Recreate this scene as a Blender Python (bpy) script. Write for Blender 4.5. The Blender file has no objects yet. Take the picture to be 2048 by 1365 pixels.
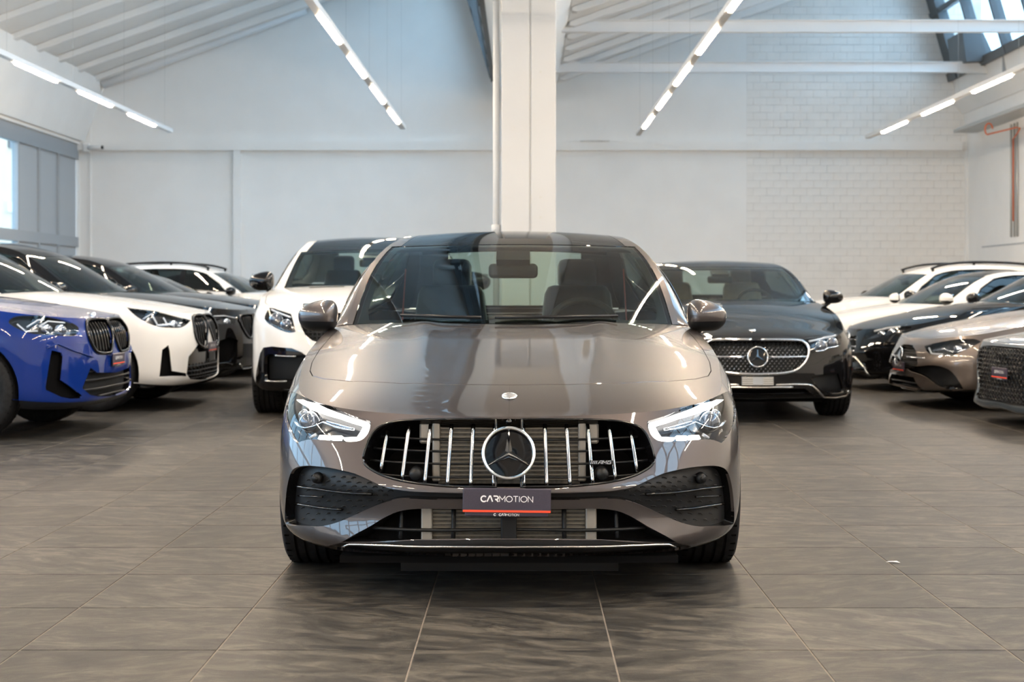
import bpy, bmesh, math, random
import numpy as np
from mathutils import Vector, Matrix
from mathutils.geometry import delaunay_2d_cdt

random.seed(7)
SC = bpy.context.scene
COL = SC.collection
PI = math.pi

# ------------------------------------------------------------------ camera
FPX = 2950.0            # focal length in pixels of the 2048 wide frame
EYE = 1.10              # lens height
VPX, VPY = 1046.0, 585.0
cam_d = bpy.data.cameras.new('camera')
cam = bpy.data.objects.new('camera', cam_d)
COL.objects.link(cam)
cam.location = (0, 0, EYE)
cam.rotation_euler = (PI / 2, 0, 0)
cam_d.sensor_width = 36.0
cam_d.lens = FPX / 2048.0 * 36.0
cam_d.shift_x = (1024.0 - VPX) / 2048.0
cam_d.shift_y = (VPY - 682.5) / 2048.0
cam_d.clip_end = 300
cam_d.dof.use_dof = True
cam_d.dof.focus_distance = 5.35
cam_d.dof.aperture_fstop = 5.2
SC.camera = cam

# ------------------------------------------------------------------ world, exposure
SKY_COL, SKY_STR = (0.47, 0.72, 1.0), 3.9
world = bpy.data.worlds.new('sky')
SC.world = world
world.use_nodes = True
bg = world.node_tree.nodes['Background']
bg.inputs['Color'].default_value = (*SKY_COL, 1)
bg.inputs['Strength'].default_value = SKY_STR
TUBE_COL, TUBE_STR = (1.0, 0.785, 0.555), 178.0
vs = SC.view_settings
vs.view_transform = 'Standard'
vs.look = 'None'
vs.exposure = 0.48
vs.gamma = 1.0
vs.use_curve_mapping = False


# ------------------------------------------------------------------ small tools
def tag(o, label=None, cat=None, group=None, kind=None):
    if label: o['label'] = label
    if cat: o['category'] = cat
    if group: o['group'] = group
    if kind: o['kind'] = kind
    return o


def empty(name, loc=(0, 0, 0), rz=0.0, parent=None):
    o = bpy.data.objects.new(name, None)
    o.empty_display_size = 0.2
    o.location = loc
    o.rotation_euler = (0, 0, rz)
    COL.objects.link(o)
    if parent: o.parent = parent
    return o


def obj(name, me, mat=None, parent=None, loc=None):
    o = bpy.data.objects.new(name, me)
    COL.objects.link(o)
    if mat is not None:
        if len(me.materials) == 0:
            me.materials.append(mat)
    if parent is not None: o.parent = parent
    if loc is not None: o.location = loc
    return o


def new_mesh(name, verts, faces, smooth=False, normals=None):
    me = bpy.data.meshes.new(name)
    me.from_pydata([tuple(map(float, v)) for v in verts], [], [tuple(int(i) for i in f) for f in faces])
    me.validate()
    if smooth or normals is not None:
        me.polygons.foreach_set('use_smooth', [True] * len(me.polygons))
    if normals is not None and len(normals) == len(me.vertices):
        me.normals_split_custom_set_from_vertices([tuple(map(float, n)) for n in normals])
    me.update()
    return me


class MB:
    """collects simple shapes into one mesh"""
    def __init__(self):
        self.v = []; self.f = []

    def add(self, verts, faces):
        b = len(self.v)
        self.v += [tuple(map(float, p)) for p in verts]
        self.f += [tuple(i + b for i in f) for f in faces]
        return self

    def box(self, x0, x1, y0, y1, z0, z1, m=None):
        vs_ = [(x0, y0, z0), (x1, y0, z0), (x1, y1, z0), (x0, y1, z0), (x0, y0, z1), (x1, y0, z1), (x1, y1, z1), (x0, y1, z1)]
        if m is not None: vs_ = [tuple(m @ Vector(p)) for p in vs_]
        return self.add(vs_, [(0, 3, 2, 1), (4, 5, 6, 7), (0, 1, 5, 4), (1, 2, 6, 5), (2, 3, 7, 6), (3, 0, 4, 7)])

    def rbox(self, x0, x1, y0, y1, z0, z1, r=0.02, seg=3, m=None):
        """box with rounded edges"""
        bm = bmesh.new()
        bmesh.ops.create_cube(bm, size=1)
        for q in bm.verts:
            q.co = Vector((x0 + (q.co.x + .5) * (x1 - x0), y0 + (q.co.y + .5) * (y1 - y0), z0 + (q.co.z + .5) * (z1 - z0)))
        bmesh.ops.bevel(bm, geom=bm.edges[:], offset=r, segments=seg, affect='EDGES', profile=0.5)
        bm.verts.index_update()
        vv = [q.co.copy() for q in bm.verts]
        if m is not None: vv = [m @ q for q in vv]
        ff = [[q.index for q in fc.verts] for fc in bm.faces]
        bm.free()
        return self.add(vv, ff)

    def tube(self, pts, r, n=8, closed=False, cap=True, flat=1.0):
        pts = [Vector(p) for p in pts]
        k = len(pts)
        rings = []
        up0 = None
        for i, p in enumerate(pts):
            a = pts[(i - 1) % k] if (closed or i > 0) else p
            b = pts[(i + 1) % k] if (closed or i < k - 1) else p
            t = (b - a)
            if t.length < 1e-9: t = Vector((0, 0, 1))
            t.normalize()
            ref = up0 if up0 is not None else (Vector((0, 0, 1)) if abs(t.z) < 0.9 else Vector((1, 0, 0)))
            s = t.cross(ref)
            if s.length < 1e-6: s = t.cross(Vector((1, 0, 0)))
            s.normalize()
            u = s.cross(t).normalized()
            up0 = u
            rr = r[i] if isinstance(r, (list, tuple)) else r
            rings.append([p + s * math.cos(2 * PI * j / n) * rr + u * math.sin(2 * PI * j / n) * rr * flat for j in range(n)])
        vv = [q for rg in rings for q in rg]
        ff = []
        for i in range(k if closed else k - 1):
            i2 = (i + 1) % k
            for j in range(n):
                j2 = (j + 1) % n
                ff.append((i * n + j, i * n + j2, i2 * n + j2, i2 * n + j))
        if cap and not closed:
            ff.append(tuple(range(n - 1, -1, -1)))
            ff.append(tuple((k - 1) * n + j for j in range(n)))
        return self.add(vv, ff)

    def lathe(self, prof, n=32, axis='x', c=(0, 0, 0), closed=False):
        """prof: (a, r) with a along the axis"""
        vv = []; k = len(prof)
        for i in range(n):
            an = 2 * PI * i / n
            for a, r in prof:
                p = (a, r * math.cos(an), r * math.sin(an))
                if axis == 'y': p = (r * math.cos(an), a, -r * math.sin(an))
                if axis == 'z': p = (r * math.cos(an), r * math.sin(an), a)
                vv.append((p[0] + c[0], p[1] + c[1], p[2] + c[2]))
        ff = []
        for i in range(n):
            i2 = (i + 1) % n
            for j in range(k if closed else k - 1):
                j2 = (j + 1) % k
                ff.append((i * k + j, i * k + j2, i2 * k + j2, i2 * k + j))
        return self.add(vv, ff)

    def prism(self, poly, d0, d1, plane='xz'):
        """polygon (a, b) extruded between d0 and d1 along the third axis"""
        def P(a, b, d):
            return {'xz': (a, d, b), 'xy': (a, b, d), 'yz': (d, a, b)}[plane]
        n = len(poly)
        vv = [P(a, b, d0) for a, b in poly] + [P(a, b, d1) for a, b in poly]
        ff = [tuple(range(n)), tuple(range(2 * n - 1, n - 1, -1))]
        for i in range(n):
            j = (i + 1) % n
            ff.append((i, n + i, n + j, j))
        return self.add(vv, ff)

    def mesh(self, name, smooth=False, angle=None):
        bm = bmesh.new()
        vl = [bm.verts.new(p) for p in self.v]
        for f in self.f:
            try: bm.faces.new([vl[i] for i in f])
            except ValueError: pass
        bmesh.ops.recalc_face_normals(bm, faces=bm.faces[:])
        me = bpy.data.meshes.new(name)
        bm.to_mesh(me); bm.free()
        if smooth or angle:
            me.polygons.foreach_set('use_smooth', [True] * len(me.polygons))
        if angle:
            me.set_sharp_from_angle(angle=math.radians(angle))
        return me

    def build(self, name, mat, parent=None, smooth=False, angle=None):
        return obj(name, self.mesh(name, smooth, angle), mat, parent)


# ------------------------------------------------------------------ materials
def node_mat(name):
    m = bpy.data.materials.new(name)
    m.use_nodes = True
    return m, m.node_tree.nodes, m.node_tree.links, m.node_tree.nodes['Principled BSDF']


def plain(name, col, rough=0.5, metal=0.0, coat=0.0, spec=0.5, emit=None, estr=0.0, coat_rough=0.02):
    m, n, l, b = node_mat(name)
    b.inputs['Base Color'].default_value = (*col, 1)
    b.inputs['Roughness'].default_value = rough
    b.inputs['Metallic'].default_value = metal
    b.inputs['Coat Weight'].default_value = coat
    b.inputs['Coat Roughness'].default_value = coat_rough
    b.inputs['Specular IOR Level'].default_value = spec
    if emit:
        b.inputs['Emission Color'].default_value = (*emit, 1)
        b.inputs['Emission Strength'].default_value = estr
    return m


def paint(name, col, metal=0.0, rough=0.4, flake=True, ior=1.5, spec=.0):
    """car paint: pigmented base with a fine metallic flake under clear coat"""
    m, n, l, b = node_mat(name)
    b.inputs['Base Color'].default_value = (*col, 1)
    b.inputs['Metallic'].default_value = metal
    b.inputs['Roughness'].default_value = rough
    b.inputs['Coat Weight'].default_value = 1.0
    b.inputs['Coat Roughness'].default_value = 0.015
    b.inputs['Coat IOR'].default_value = ior
    b.inputs['Specular IOR Level'].default_value = spec
    if flake:
        tc = n.new('ShaderNodeTexCoord')
        no = n.new('ShaderNodeTexNoise'); no.inputs['Scale'].default_value = 900
        l.new(tc.outputs['Object'], no.inputs['Vector'])
        mr = n.new('ShaderNodeMapRange'); mr.inputs['To Min'].default_value = rough - .06; mr.inputs['To Max'].default_value = rough + .06
        l.new(no.outputs['Fac'], mr.inputs['Value']); l.new(mr.outputs['Result'], b.inputs['Roughness'])
    return m


def glass(name, tint, ior=1.52, rough=0.0):
    """thin pane: tinted see-through with mirror reflections growing towards grazing angles"""
    m, n, l, b = node_mat(name)
    n.remove(b)
    out = n['Material Output']
    tr = n.new('ShaderNodeBsdfTransparent'); tr.inputs['Color'].default_value = (*tint, 1)
    gl = n.new('ShaderNodeBsdfGlossy'); gl.inputs['Roughness'].default_value = rough
    gl.inputs['Color'].default_value = (1, 1, 1, 1)
    # reflectance from the angle between ray and pane, the same from both faces
    geo = n.new('ShaderNodeNewGeometry')
    dt = n.new('ShaderNodeVectorMath'); dt.operation = 'DOT_PRODUCT'
    l.new(geo.outputs['Incoming'], dt.inputs[0]); l.new(geo.outputs['Normal'], dt.inputs[1])
    def mth(op, a, b=None):
        q = n.new('ShaderNodeMath'); q.operation = op
        for i, v in enumerate((a, b)):
            if v is None: continue
            if isinstance(v, (int, float)): q.inputs[i].default_value = v
            else: l.new(v, q.inputs[i])
        return q.outputs[0]
    f0 = ((ior - 1) / (ior + 1)) ** 2
    ca = mth('ABSOLUTE', dt.outputs['Value'])
    p5 = mth('POWER', mth('SUBTRACT', 1.0, ca), 5.0)
    fac = mth('ADD', mth('MULTIPLY', p5, 1 - f0), f0)
    mx = n.new('ShaderNodeMixShader')
    l.new(fac, mx.inputs['Fac'])
    l.new(tr.outputs[0], mx.inputs[1]); l.new(gl.outputs[0], mx.inputs[2])
    l.new(mx.outputs[0], out.inputs['Surface'])
    return m


def noisy(name, c0, c1, scale=6.0, rough=0.6, bump=0.0, stretch=(1, 1, 1), detail=6, spec=.5, lo=0.3, hi=0.7, bscale=None):
    m, n, l, b = node_mat(name)
    tc = n.new('ShaderNodeTexCoord')
    mp = n.new('ShaderNodeMapping'); mp.inputs['Scale'].default_value = stretch
    l.new(tc.outputs['Object'], mp.inputs['Vector'])
    no = n.new('ShaderNodeTexNoise'); no.inputs['Scale'].default_value = scale; no.inputs['Detail'].default_value = detail
    l.new(mp.outputs[0], no.inputs['Vector'])
    cr = n.new('ShaderNodeValToRGB')
    cr.color_ramp.elements[0].position = lo; cr.color_ramp.elements[1].position = hi
    cr.color_ramp.elements[0].color = (*c0, 1); cr.color_ramp.elements[1].color = (*c1, 1)
    l.new(no.outputs['Fac'], cr.inputs['Fac']); l.new(cr.outputs['Color'], b.inputs['Base Color'])
    b.inputs['Roughness'].default_value = rough
    b.inputs['Specular IOR Level'].default_value = spec
    if bump:
        bp = n.new('ShaderNodeBump'); bp.inputs['Strength'].default_value = bump; bp.inputs['Distance'].default_value = 0.01
        if bscale:
            n2 = n.new('ShaderNodeTexNoise'); n2.inputs['Scale'].default_value = bscale; n2.inputs['Detail'].default_value = 4
            l.new(tc.outputs['Object'], n2.inputs['Vector']); l.new(n2.outputs['Fac'], bp.inputs['Height'])
        else:
            l.new(no.outputs['Fac'], bp.inputs['Height'])
        l.new(bp.outputs['Normal'], b.inputs['Normal'])
    return m


M = {}
M['column'] = noisy('column_paint', (.50, .515, .53), (.53, .545, .56), 1.5, .6, .04, bscale=60)
M['wall'] = noisy('wall_paint', (.84, .83, .81), (.88, .87, .85), 1.5, .75, .04, bscale=60)
M['block'] = noisy('painted_block', (.82, .80, .765), (.88, .86, .83), 2.2, .75, .12, bscale=45)
M['mortar'] = noisy('painted_mortar', (.50, .49, .47), (.82, .81, .79), 3.0, .85)
M['ceil'] = noisy('ceiling_concrete', (.80, .80, .79), (.85, .85, .84), 1.2, .8, .05, bscale=30)
M['steel_white'] = plain('white_steel', (.80, .81, .82), .45)
M['steel_grey'] = plain('galvanised_steel', (.50, .51, .50), .45, .3)
M['frame_grey'] = plain('grey_frame', (.36, .385, .41), .5)
M['panel_grey'] = plain('grey_panel', (.42, .45, .475), .55)
M['frame_dark'] = plain('dark_frame', (.11, .12, .13), .5)
M['tube'] = plain('led_tube', (1, 1, 1), .4, emit=TUBE_COL, estr=TUBE_STR)
M['pane'] = glass('window_glass', (.92, .96, .96))
M['black_plastic'] = plain('black_plastic', (.009, .010, .012), .38, spec=.28)
M['black_mesh'] = plain('black_mesh', (.007, .008, .009), .5, spec=.2)
M['gloss_black'] = plain('gloss_black', (.004, .004, .005), .05, spec=.5)
M['dark'] = plain('dark_lining', (.004, .004, .0045), .8, spec=.05)
M['rubber'] = noisy('tyre_rubber', (.010, .010, .011), (.018, .018, .019), 30, .7, spec=.15)
M['rim'] = plain('dark_alloy', (.05, .05, .055), .25, .9)
M['rim_silver'] = plain('silver_alloy', (.55, .56, .58), .25, .9)
M['chrome'] = plain('chrome', (.86, .87, .88), .06, 1.0)
M['bar'] = plain('dark_chrome', (.44, .45, .47), .12, 1.0)
M['fin'] = plain('radiator_fin', (.20, .18, .15), .4, .5)
M['satin'] = plain('satin_chrome', (.62, .60, .58), .22, 1.0)
M['lens'] = glass('lamp_cover', (.93, .95, .97), 1.45)
M['lamp_dark'] = plain('lamp_housing', (.022, .024, .030), .18, .3, coat=.6)
M['lamp_chrome'] = plain('lamp_reflector', (.62, .65, .70), .12, 1.0)
M['projector'] = plain('projector_lens', (.10, .12, .16), .03, .5, coat=1.0)
M['drl'] = plain('daylight_led', (1, 1, 1), .3, emit=(1.0, .93, .84), estr=3.0)
M['drl_off'] = plain('light_guide_unlit', (.62, .66, .72), .2, .2)
M['windscreen'] = glass('windscreen_glass', (.62, .72, .67), 1.58)
M['side_glass'] = glass('side_glass', (.20, .25, .25), 1.55)
M['priv_glass'] = glass('privacy_glass', (.10, .13, .14), 1.6)
M['roof_glass'] = plain('roof_glass', (.010, .012, .014), .03)
M['seat_black'] = noisy('black_leather', (.008, .008, .009), (.014, .014, .015), 20, .5, spec=.25)
M['seat_beige'] = noisy('beige_leather', (.36, .30, .23), (.42, .35, .27), 20, .55)
M['belt_red'] = plain('red_belt', (.42, .05, .03), .7)
M['plate'] = noisy('plate_board', (.040, .036, .055), (.052, .046, .068), 400, .35)
M['plate_red'] = plain('plate_stripe', (.85, .08, .03), .45)
M['plate_txt'] = plain('plate_letters', (.86, .86, .88), .5)
M['mirror'] = plain('mirror_glass', (.75, .78, .80), .02, 1.0)
M['radiator'] = noisy('radiator_fins', (.05, .045, .036), (.10, .09, .075), 60, .45, detail=2)
M['cond'] = plain('radiator_tank', (.36, .34, .31), .4, .6)
M['grey_paint'] = paint('grey_bronze_paint', (.070, .060, .061), .80, .40, ior=1.68, spec=.5)
M['grey_paint2'] = paint('warm_grey_paint', (.15, .125, .112), .7, .32, ior=1.65, spec=.5)
M['blue_paint'] = paint('blue_paint', (.001, .020, .17), .15, .30, spec=.1)
M['white_paint'] = paint('white_paint', (.78, .765, .74), 0, .45, False)
M['black_paint'] = paint('black_paint', (.004, .004, .005), 0, .3, False)
M['slate_paint'] = paint('slate_paint', (.055, .070, .085), .5, .34, spec=.5)


def tile_mat(name, per_object):
    """dark slate-look porcelain: streaky cleft veins, brownish patches, satin sheen"""
    m, n, l, b = node_mat(name)
    tc = n.new('ShaderNodeTexCoord')
    geo = n.new('ShaderNodeNewGeometry')
    sep = n.new('ShaderNodeSeparateXYZ'); l.new(geo.outputs['Position'], sep.inputs[0])
    comb = n.new('ShaderNodeCombineXYZ')
    if per_object:
        oi = n.new('ShaderNodeObjectInfo'); rnd = oi.outputs['Random']
    else:
        fx = n.new('ShaderNodeMath'); fx.operation = 'MULTIPLY_ADD'; fx.inputs[1].default_value = 1 / TILE; fx.inputs[2].default_value = -TX0 / TILE
        l.new(sep.outputs[0], fx.inputs[0])
        fy = n.new('ShaderNodeMath'); fy.operation = 'MULTIPLY_ADD'; fy.inputs[1].default_value = 1 / TILE; fy.inputs[2].default_value = -TY0 / TILE
        l.new(sep.outputs[1], fy.inputs[0])
        f1 = n.new('ShaderNodeMath'); f1.operation = 'FLOOR'; l.new(fx.outputs[0], f1.inputs[0])
        f2 = n.new('ShaderNodeMath'); f2.operation = 'FLOOR'; l.new(fy.outputs[0], f2.inputs[0])
        cc = n.new('ShaderNodeCombineXYZ'); l.new(f1.outputs[0], cc.inputs[0]); l.new(f2.outputs[0], cc.inputs[1])
        wn = n.new('ShaderNodeTexWhiteNoise'); wn.noise_dimensions = '2D'; l.new(cc.outputs[0], wn.inputs['Vector'])
        rnd = wn.outputs['Value']
    mul = n.new('ShaderNodeMath'); mul.operation = 'MULTIPLY'; mul.inputs[1].default_value = 37.0; l.new(rnd, mul.inputs[0])
    l.new(sep.outputs[0], comb.inputs[0]); l.new(sep.outputs[1], comb.inputs[1]); l.new(mul.outputs[0], comb.inputs[2])
    vr = n.new('ShaderNodeVectorRotate'); vr.rotation_type = 'Z_AXIS'
    an = n.new('ShaderNodeMapRange'); an.inputs['To Min'].default_value = -.55; an.inputs['To Max'].default_value = .55
    l.new(rnd, an.inputs['Value']); l.new(an.outputs['Result'], vr.inputs['Angle']); l.new(comb.outputs[0], vr.inputs['Vector'])
    rot = n.new('ShaderNodeMapping'); rot.inputs['Scale'].default_value = (1.0, 2.3, 1.0)
    l.new(vr.outputs[0], rot.inputs['Vector'])
    no = n.new('ShaderNodeTexNoise'); no.inputs['Scale'].default_value = 5.2; no.inputs['Detail'].default_value = 12; no.inputs['Roughness'].default_value = .72
    no.inputs['Distortion'].default_value = .6
    l.new(rot.outputs[0], no.inputs['Vector'])
    cr = n.new('ShaderNodeValToRGB')
    e = cr.color_ramp.elements
    e[0].position = .36; e[0].color = (.012, .012, .013, 1)
    e[1].position = .66; e[1].color = (.112, .100, .084, 1)
    e2 = cr.color_ramp.elements.new(.50); e2.color = (.044, .041, .037, 1)
    l.new(no.outputs['Fac'], cr.inputs['Fac'])
    # tile to tile tone
    mr = n.new('ShaderNodeMapRange'); mr.inputs['To Min'].default_value = .78; mr.inputs['To Max'].default_value = 1.20
    l.new(rnd, mr.inputs['Value'])
    mx = n.new('ShaderNodeMix'); mx.data_type = 'RGBA'; mx.blend_type = 'MULTIPLY'; mx.inputs['Factor'].default_value = 1
    l.new(cr.outputs['Color'], mx.inputs[6]); l.new(mr.outputs['Result'], mx.inputs[7])
    col = mx.outputs[2]
    if not per_object:   # grout lines beyond the modelled tiles
        def edge(fn):
            fr = n.new('ShaderNodeMath'); fr.operation = 'FRACT'; l.new(fn, fr.inputs[0])
            a = n.new('ShaderNodeMath'); a.operation = 'LESS_THAN'; a.inputs[1].default_value = .006; l.new(fr.outputs[0], a.inputs[0])
            return a.outputs[0]
        mxx = n.new('ShaderNodeMath'); mxx.operation = 'MAXIMUM'
        l.new(edge(fx.outputs[0]), mxx.inputs[0]); l.new(edge(fy.outputs[0]), mxx.inputs[1])
        m2 = n.new('ShaderNodeMix'); m2.data_type = 'RGBA'; l.new(mxx.outputs[0], m2.inputs['Factor'])
        l.new(col, m2.inputs[6]); m2.inputs[7].default_value = (.17, .145, .12, 1)
        col = m2.outputs[2]
    l.new(col, b.inputs['Base Color'])
    n3 = n.new('ShaderNodeTexNoise'); n3.inputs['Scale'].default_value = 240; n3.inputs['Detail'].default_value = 3
    l.new(comb.outputs[0], n3.inputs['Vector'])
    r1 = n.new('ShaderNodeMapRange'); r1.inputs['To Min'].default_value = .40; r1.inputs['To Max'].default_value = .58
    b.inputs['Specular IOR Level'].default_value = .19
    l.new(no.outputs['Fac'], r1.inputs['Value']); l.new(r1.outputs['Result'], b.inputs['Roughness'])
    bp = n.new('ShaderNodeBump'); bp.inputs['Strength'].default_value = .24; bp.inputs['Distance'].default_value = .005
    ad = n.new('ShaderNodeMath'); ad.operation = 'ADD'; l.new(no.outputs['Fac'], ad.inputs[0]); l.new(n3.outputs['Fac'], ad.inputs[1])
    l.new(ad.outputs[0], bp.inputs['Height']); l.new(bp.outputs['Normal'], b.inputs['Normal'])
    return m


TILE, TX0, TY0 = 0.6066, -0.333, 4.532
M['tile'] = tile_mat('slate_tile', True)
M['tile_far'] = tile_mat('slate_tile_far', False)
M['grout'] = noisy('grout', (.15, .13, .11), (.21, .18, .15), 40, .9)

# ================================================================== THE HALL
YW, YB = 30.0, -10.0         # back wall, wall behind the photographer
XL, XR = -9.1, 9.03
SLOPE = 0.369
BAYS = ((-8.60, -0.57), (0.72, 8.72))      # low edge of each shed roof, foot of its glazing
Z_LOW, Z_FOOT = 5.40, 5.40


def peak(x0, xf):
    # ceiling z = Z_LOW + SLOPE (x - x0); glazing x = xf - .287 (z - Z_FOOT)
    z = (Z_LOW + SLOPE * (xf + .287 * Z_FOOT - x0)) / (1 + SLOPE * .287)
    return xf - .287 * (z - Z_FOOT), z


# ---- floor
fl = MB().box(XL - .3, XR + .3, YB - .3, YW + .3, -.25, -.0016).build('floor', M['grout'])
tag(fl, kind='structure')
tile_me = None
ROWS_NEAR = range(-1, 16)
g = .0026
h = TILE / 2 - g
tb = MB()
c = .0012
tb.add([(-h, -h, -.0016), (h, -h, -.0016), (h, h, -.0016), (-h, h, -.0016), (-h, -h, -c), (h, -h, -c), (h, h, -c), (-h, h, -c),
        (-h + c, -h + c, 0), (h - c, -h + c, 0), (h - c, h - c, 0), (-h + c, h - c, 0)],
       [(0, 1, 5, 4), (1, 2, 6, 5), (2, 3, 7, 6), (3, 0, 4, 7), (4, 5, 9, 8), (5, 6, 10, 9), (6, 7, 11, 10), (7, 4, 8, 11), (8, 9, 10, 11)])
tile_me = tb.mesh('floor_tile')
tile_me.materials.append(M['tile'])
near_x = set()
cells = []
for j in ROWS_NEAR:
    yc = TY0 + (j + .5) * TILE
    half = (yc + .4) * 1060 / FPX + .35
    for i in range(-12, 13):
        xc = TX0 + (i + .5) * TILE
        if abs(xc) < half + TILE * .3:
            cells.append((i, j))
for (i, j) in cells:
    o = obj('floor_tile', tile_me, None, fl, (TX0 + (i + .5) * TILE, TY0 + (j + .5) * TILE, 0))
cs = set(cells)
fm = MB()
i0, i1 = int(math.floor((XL - TX0) / TILE)), int(math.ceil((XR - TX0) / TILE))
j0, j1 = int(math.floor((YB - TY0) / TILE)), int(math.ceil((YW - TY0) / TILE))
for j in range(j0, j1):
    i = i0
    while i < i1:
        if (i, j) in cs: i += 1; continue
        k = i
        while k < i1 and (k, j) not in cs: k += 1
        xa, xb = max(XL - .2, TX0 + i * TILE), min(XR + .2, TX0 + k * TILE)
        ya, yb = max(YB - .2, TY0 + j * TILE), min(YW + .2, TY0 + (j + 1) * TILE)
        fm.add([(xa, ya, 0), (xb, ya, 0), (xb, yb, 0), (xa, yb, 0)], [(0, 1, 2, 3)])
        i = k
tag(fm.build('floor_tiles_beyond', M['tile_far'], fl), kind='stuff')

# ---- back wall: smooth plaster on the left, painted blockwork on the right
TOP = 9.2
w = MB().box(XL - .3, 4.55, YW, YW + .3, 0, TOP).box(4.55, XR + .3, YW + .012, YW + .3, 0, TOP).build('wall_back', M['wall'])
tag(w, kind='structure')
w.data.materials.append(M['mortar'])
for p in w.data.polygons:
    if p.center.x > 4.6 and abs(p.center.y - (YW + .012)) < .01: p.material_index = 1
BL, BH, JT = .272, .1535, .007
b_full = MB().box(-BL / 2 + JT / 2, BL / 2 - JT / 2, 0, .02, -BH / 2 + JT / 2, BH / 2 - JT / 2).mesh('block')
b_full.materials.append(M['block'])
rest = MB()
cnt = 0
rows = int(TOP / BH)
order = sorted(range(rows), key=lambda r: abs(r * BH - 3.0))
ncol = int((XR - 4.55) / BL) + 1
single_rows = set(order[:17])
rb = random.Random(3)
for r in range(rows):
    z = (r + .5) * BH
    for k in range(ncol + 1):
        x = 4.55 + (k + .5) * BL + (BL / 2 if r % 2 else 0) - BL / 2
        xa, xb = max(4.55, x - BL / 2), min(XR, x + BL / 2)
        if xb - xa < .05: continue
        dy = rb.uniform(0, .0035)
        if r in single_rows and xb - xa > BL - .01 and cnt < 298:
            o = obj('block', b_full, None, w, (x, YW - .001 + dy, z)); cnt += 1
        else:
            rest.box(xa + JT / 2, xb - JT / 2, YW - .001 + dy, YW + .02, z - BH / 2 + JT / 2, z + BH / 2 - JT / 2)
tag(rest.build('remaining_blocks', M['block'], w), kind='stuff')
# horizontal ledge and slim vertical wall ribs
tag(MB().box(XL, XR - .12, YW - .10, YW, 3.98, 4.16).build('trim_1', M['wall']), kind='structure')
for n_, (xa, xb) in enumerate(((-5.88, -5.73), (8.98, 9.03))):
    tag(MB().box(xa, xb, YW - .09, YW, 0, 3.98).build('trim_%d' % (n_ + 2), M['wall']), kind='structure')
tag(MB().box(-8.82, -8.78, YW - .03, YW, 0, 5.3).build('trim_4', M['wall']), kind='structure')

# ---- left wall: grey glazed facade below a leaning gutter panel
lw = MB()
lw.box(XL - .3, XL, YB, YW, 0, .95)
lw.box(XL - .3, XL, YB, YW, 4.02, 4.25)
lw.box(XL - .3, -8.98, YB, YW, 4.10, 4.24)
lw.box(XL - .3, XL + .08, YW - .03, YW + .05, 0, 4.3)
lw.build('wall_left', M['wall'])
tag(bpy.data.objects['wall_left'], kind='structure')
wf = MB()
wf.box(XL - .05, XL + .07, YB, YW - .02, 3.80, 4.10)
wf.box(XL - .05, XL + .07, YB, YW - .02, 2.02, 2.22)
wf.box(XL - .05, XL + .07, YB, YW - .02, .90, 1.02)
win = wf.build('window_1', M['frame_grey'])
tag(win, kind='structure')
ys = [YW - .02, 28.75, 27.6, 26.45]
y = 26.45
while y > YB + 1.6:
    y -= 1.6; ys.append(y)
mul_me = MB().box(-.05, .06, -.045, .045, 1.02, 3.8).mesh('mullion'); mul_me.materials.append(M['frame_grey'])
for yy in ys[1:]:
    obj('mullion', mul_me, None, win, (XL, yy, 0))
for a, b_ in zip(ys[:-1], ys[1:]):
    for z0, z1 in ((1.02, 2.02), (2.22, 3.80)):
        if a <= YW and b_ >= 26.4:
            MB().box(XL - .02, XL + .02, b_ + .045, a - .045, z0, z1).build('infill_panel', M['panel_grey'], win)
        else:
            MB().box(XL - .006, XL + .006, b_ + .045, a - .045, z0, z1).build('pane', M['pane'], win)

# leaning gutter panels at the foot of each shed roof (left wall, valley, right)
def strip_along(name, pts, y0, y1, mat, th=.12, parent=None):
    """profile polyline in x z, thickened, run along y"""
    m = MB()
    n = len(pts)
    for i in range(n - 1):
        (xa, za), (xb, zb) = pts[i], pts[i + 1]
        d = math.hypot(xb - xa, zb - za)
        nx, nz = (zb - za) / d * th, -(xb - xa) / d * th
        m.prism([(xa, za), (xb, zb), (xb + nx, zb + nz), (xa + nx, za + nz)], y0, y1, 'xz')
    return m.build(name, mat, parent)


tag(MB().box(-8.63, -8.58, YB, YW - .02, 5.33, 5.37).build('trim_8', M['steel_grey']), kind='structure')
tag(strip_along('wall_left_upper', [(-8.60, 5.42), (-9.02, 4.20)], YB, YW, M['wall'], -.12), kind='structure')
for yy in (18.4, 21.6, 24.8, 28.0):
    o = strip_along('panel_joint', [(-8.612, 5.36), (-9.005, 4.22)], yy, yy + .02, M['frame_grey'], .012, bpy.data.objects['wall_left_upper'])
tag(strip_along('trim_5', [(-9.02, 4.16), (-9.02, 4.24)], YB, YW, M['steel_white'], .08), kind='structure')
# valley gutter over the middle column
vg = MB().prism([(-.57, 5.40), (-.30, 4.95), (.42, 4.95), (.72, 5.42), (.72, 5.9), (.5, 5.45), (-.4, 5.45), (-.57, 5.8)], YB, YW, 'xz').build('trim_6', M['wall'])
tag(vg, kind='structure')
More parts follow.
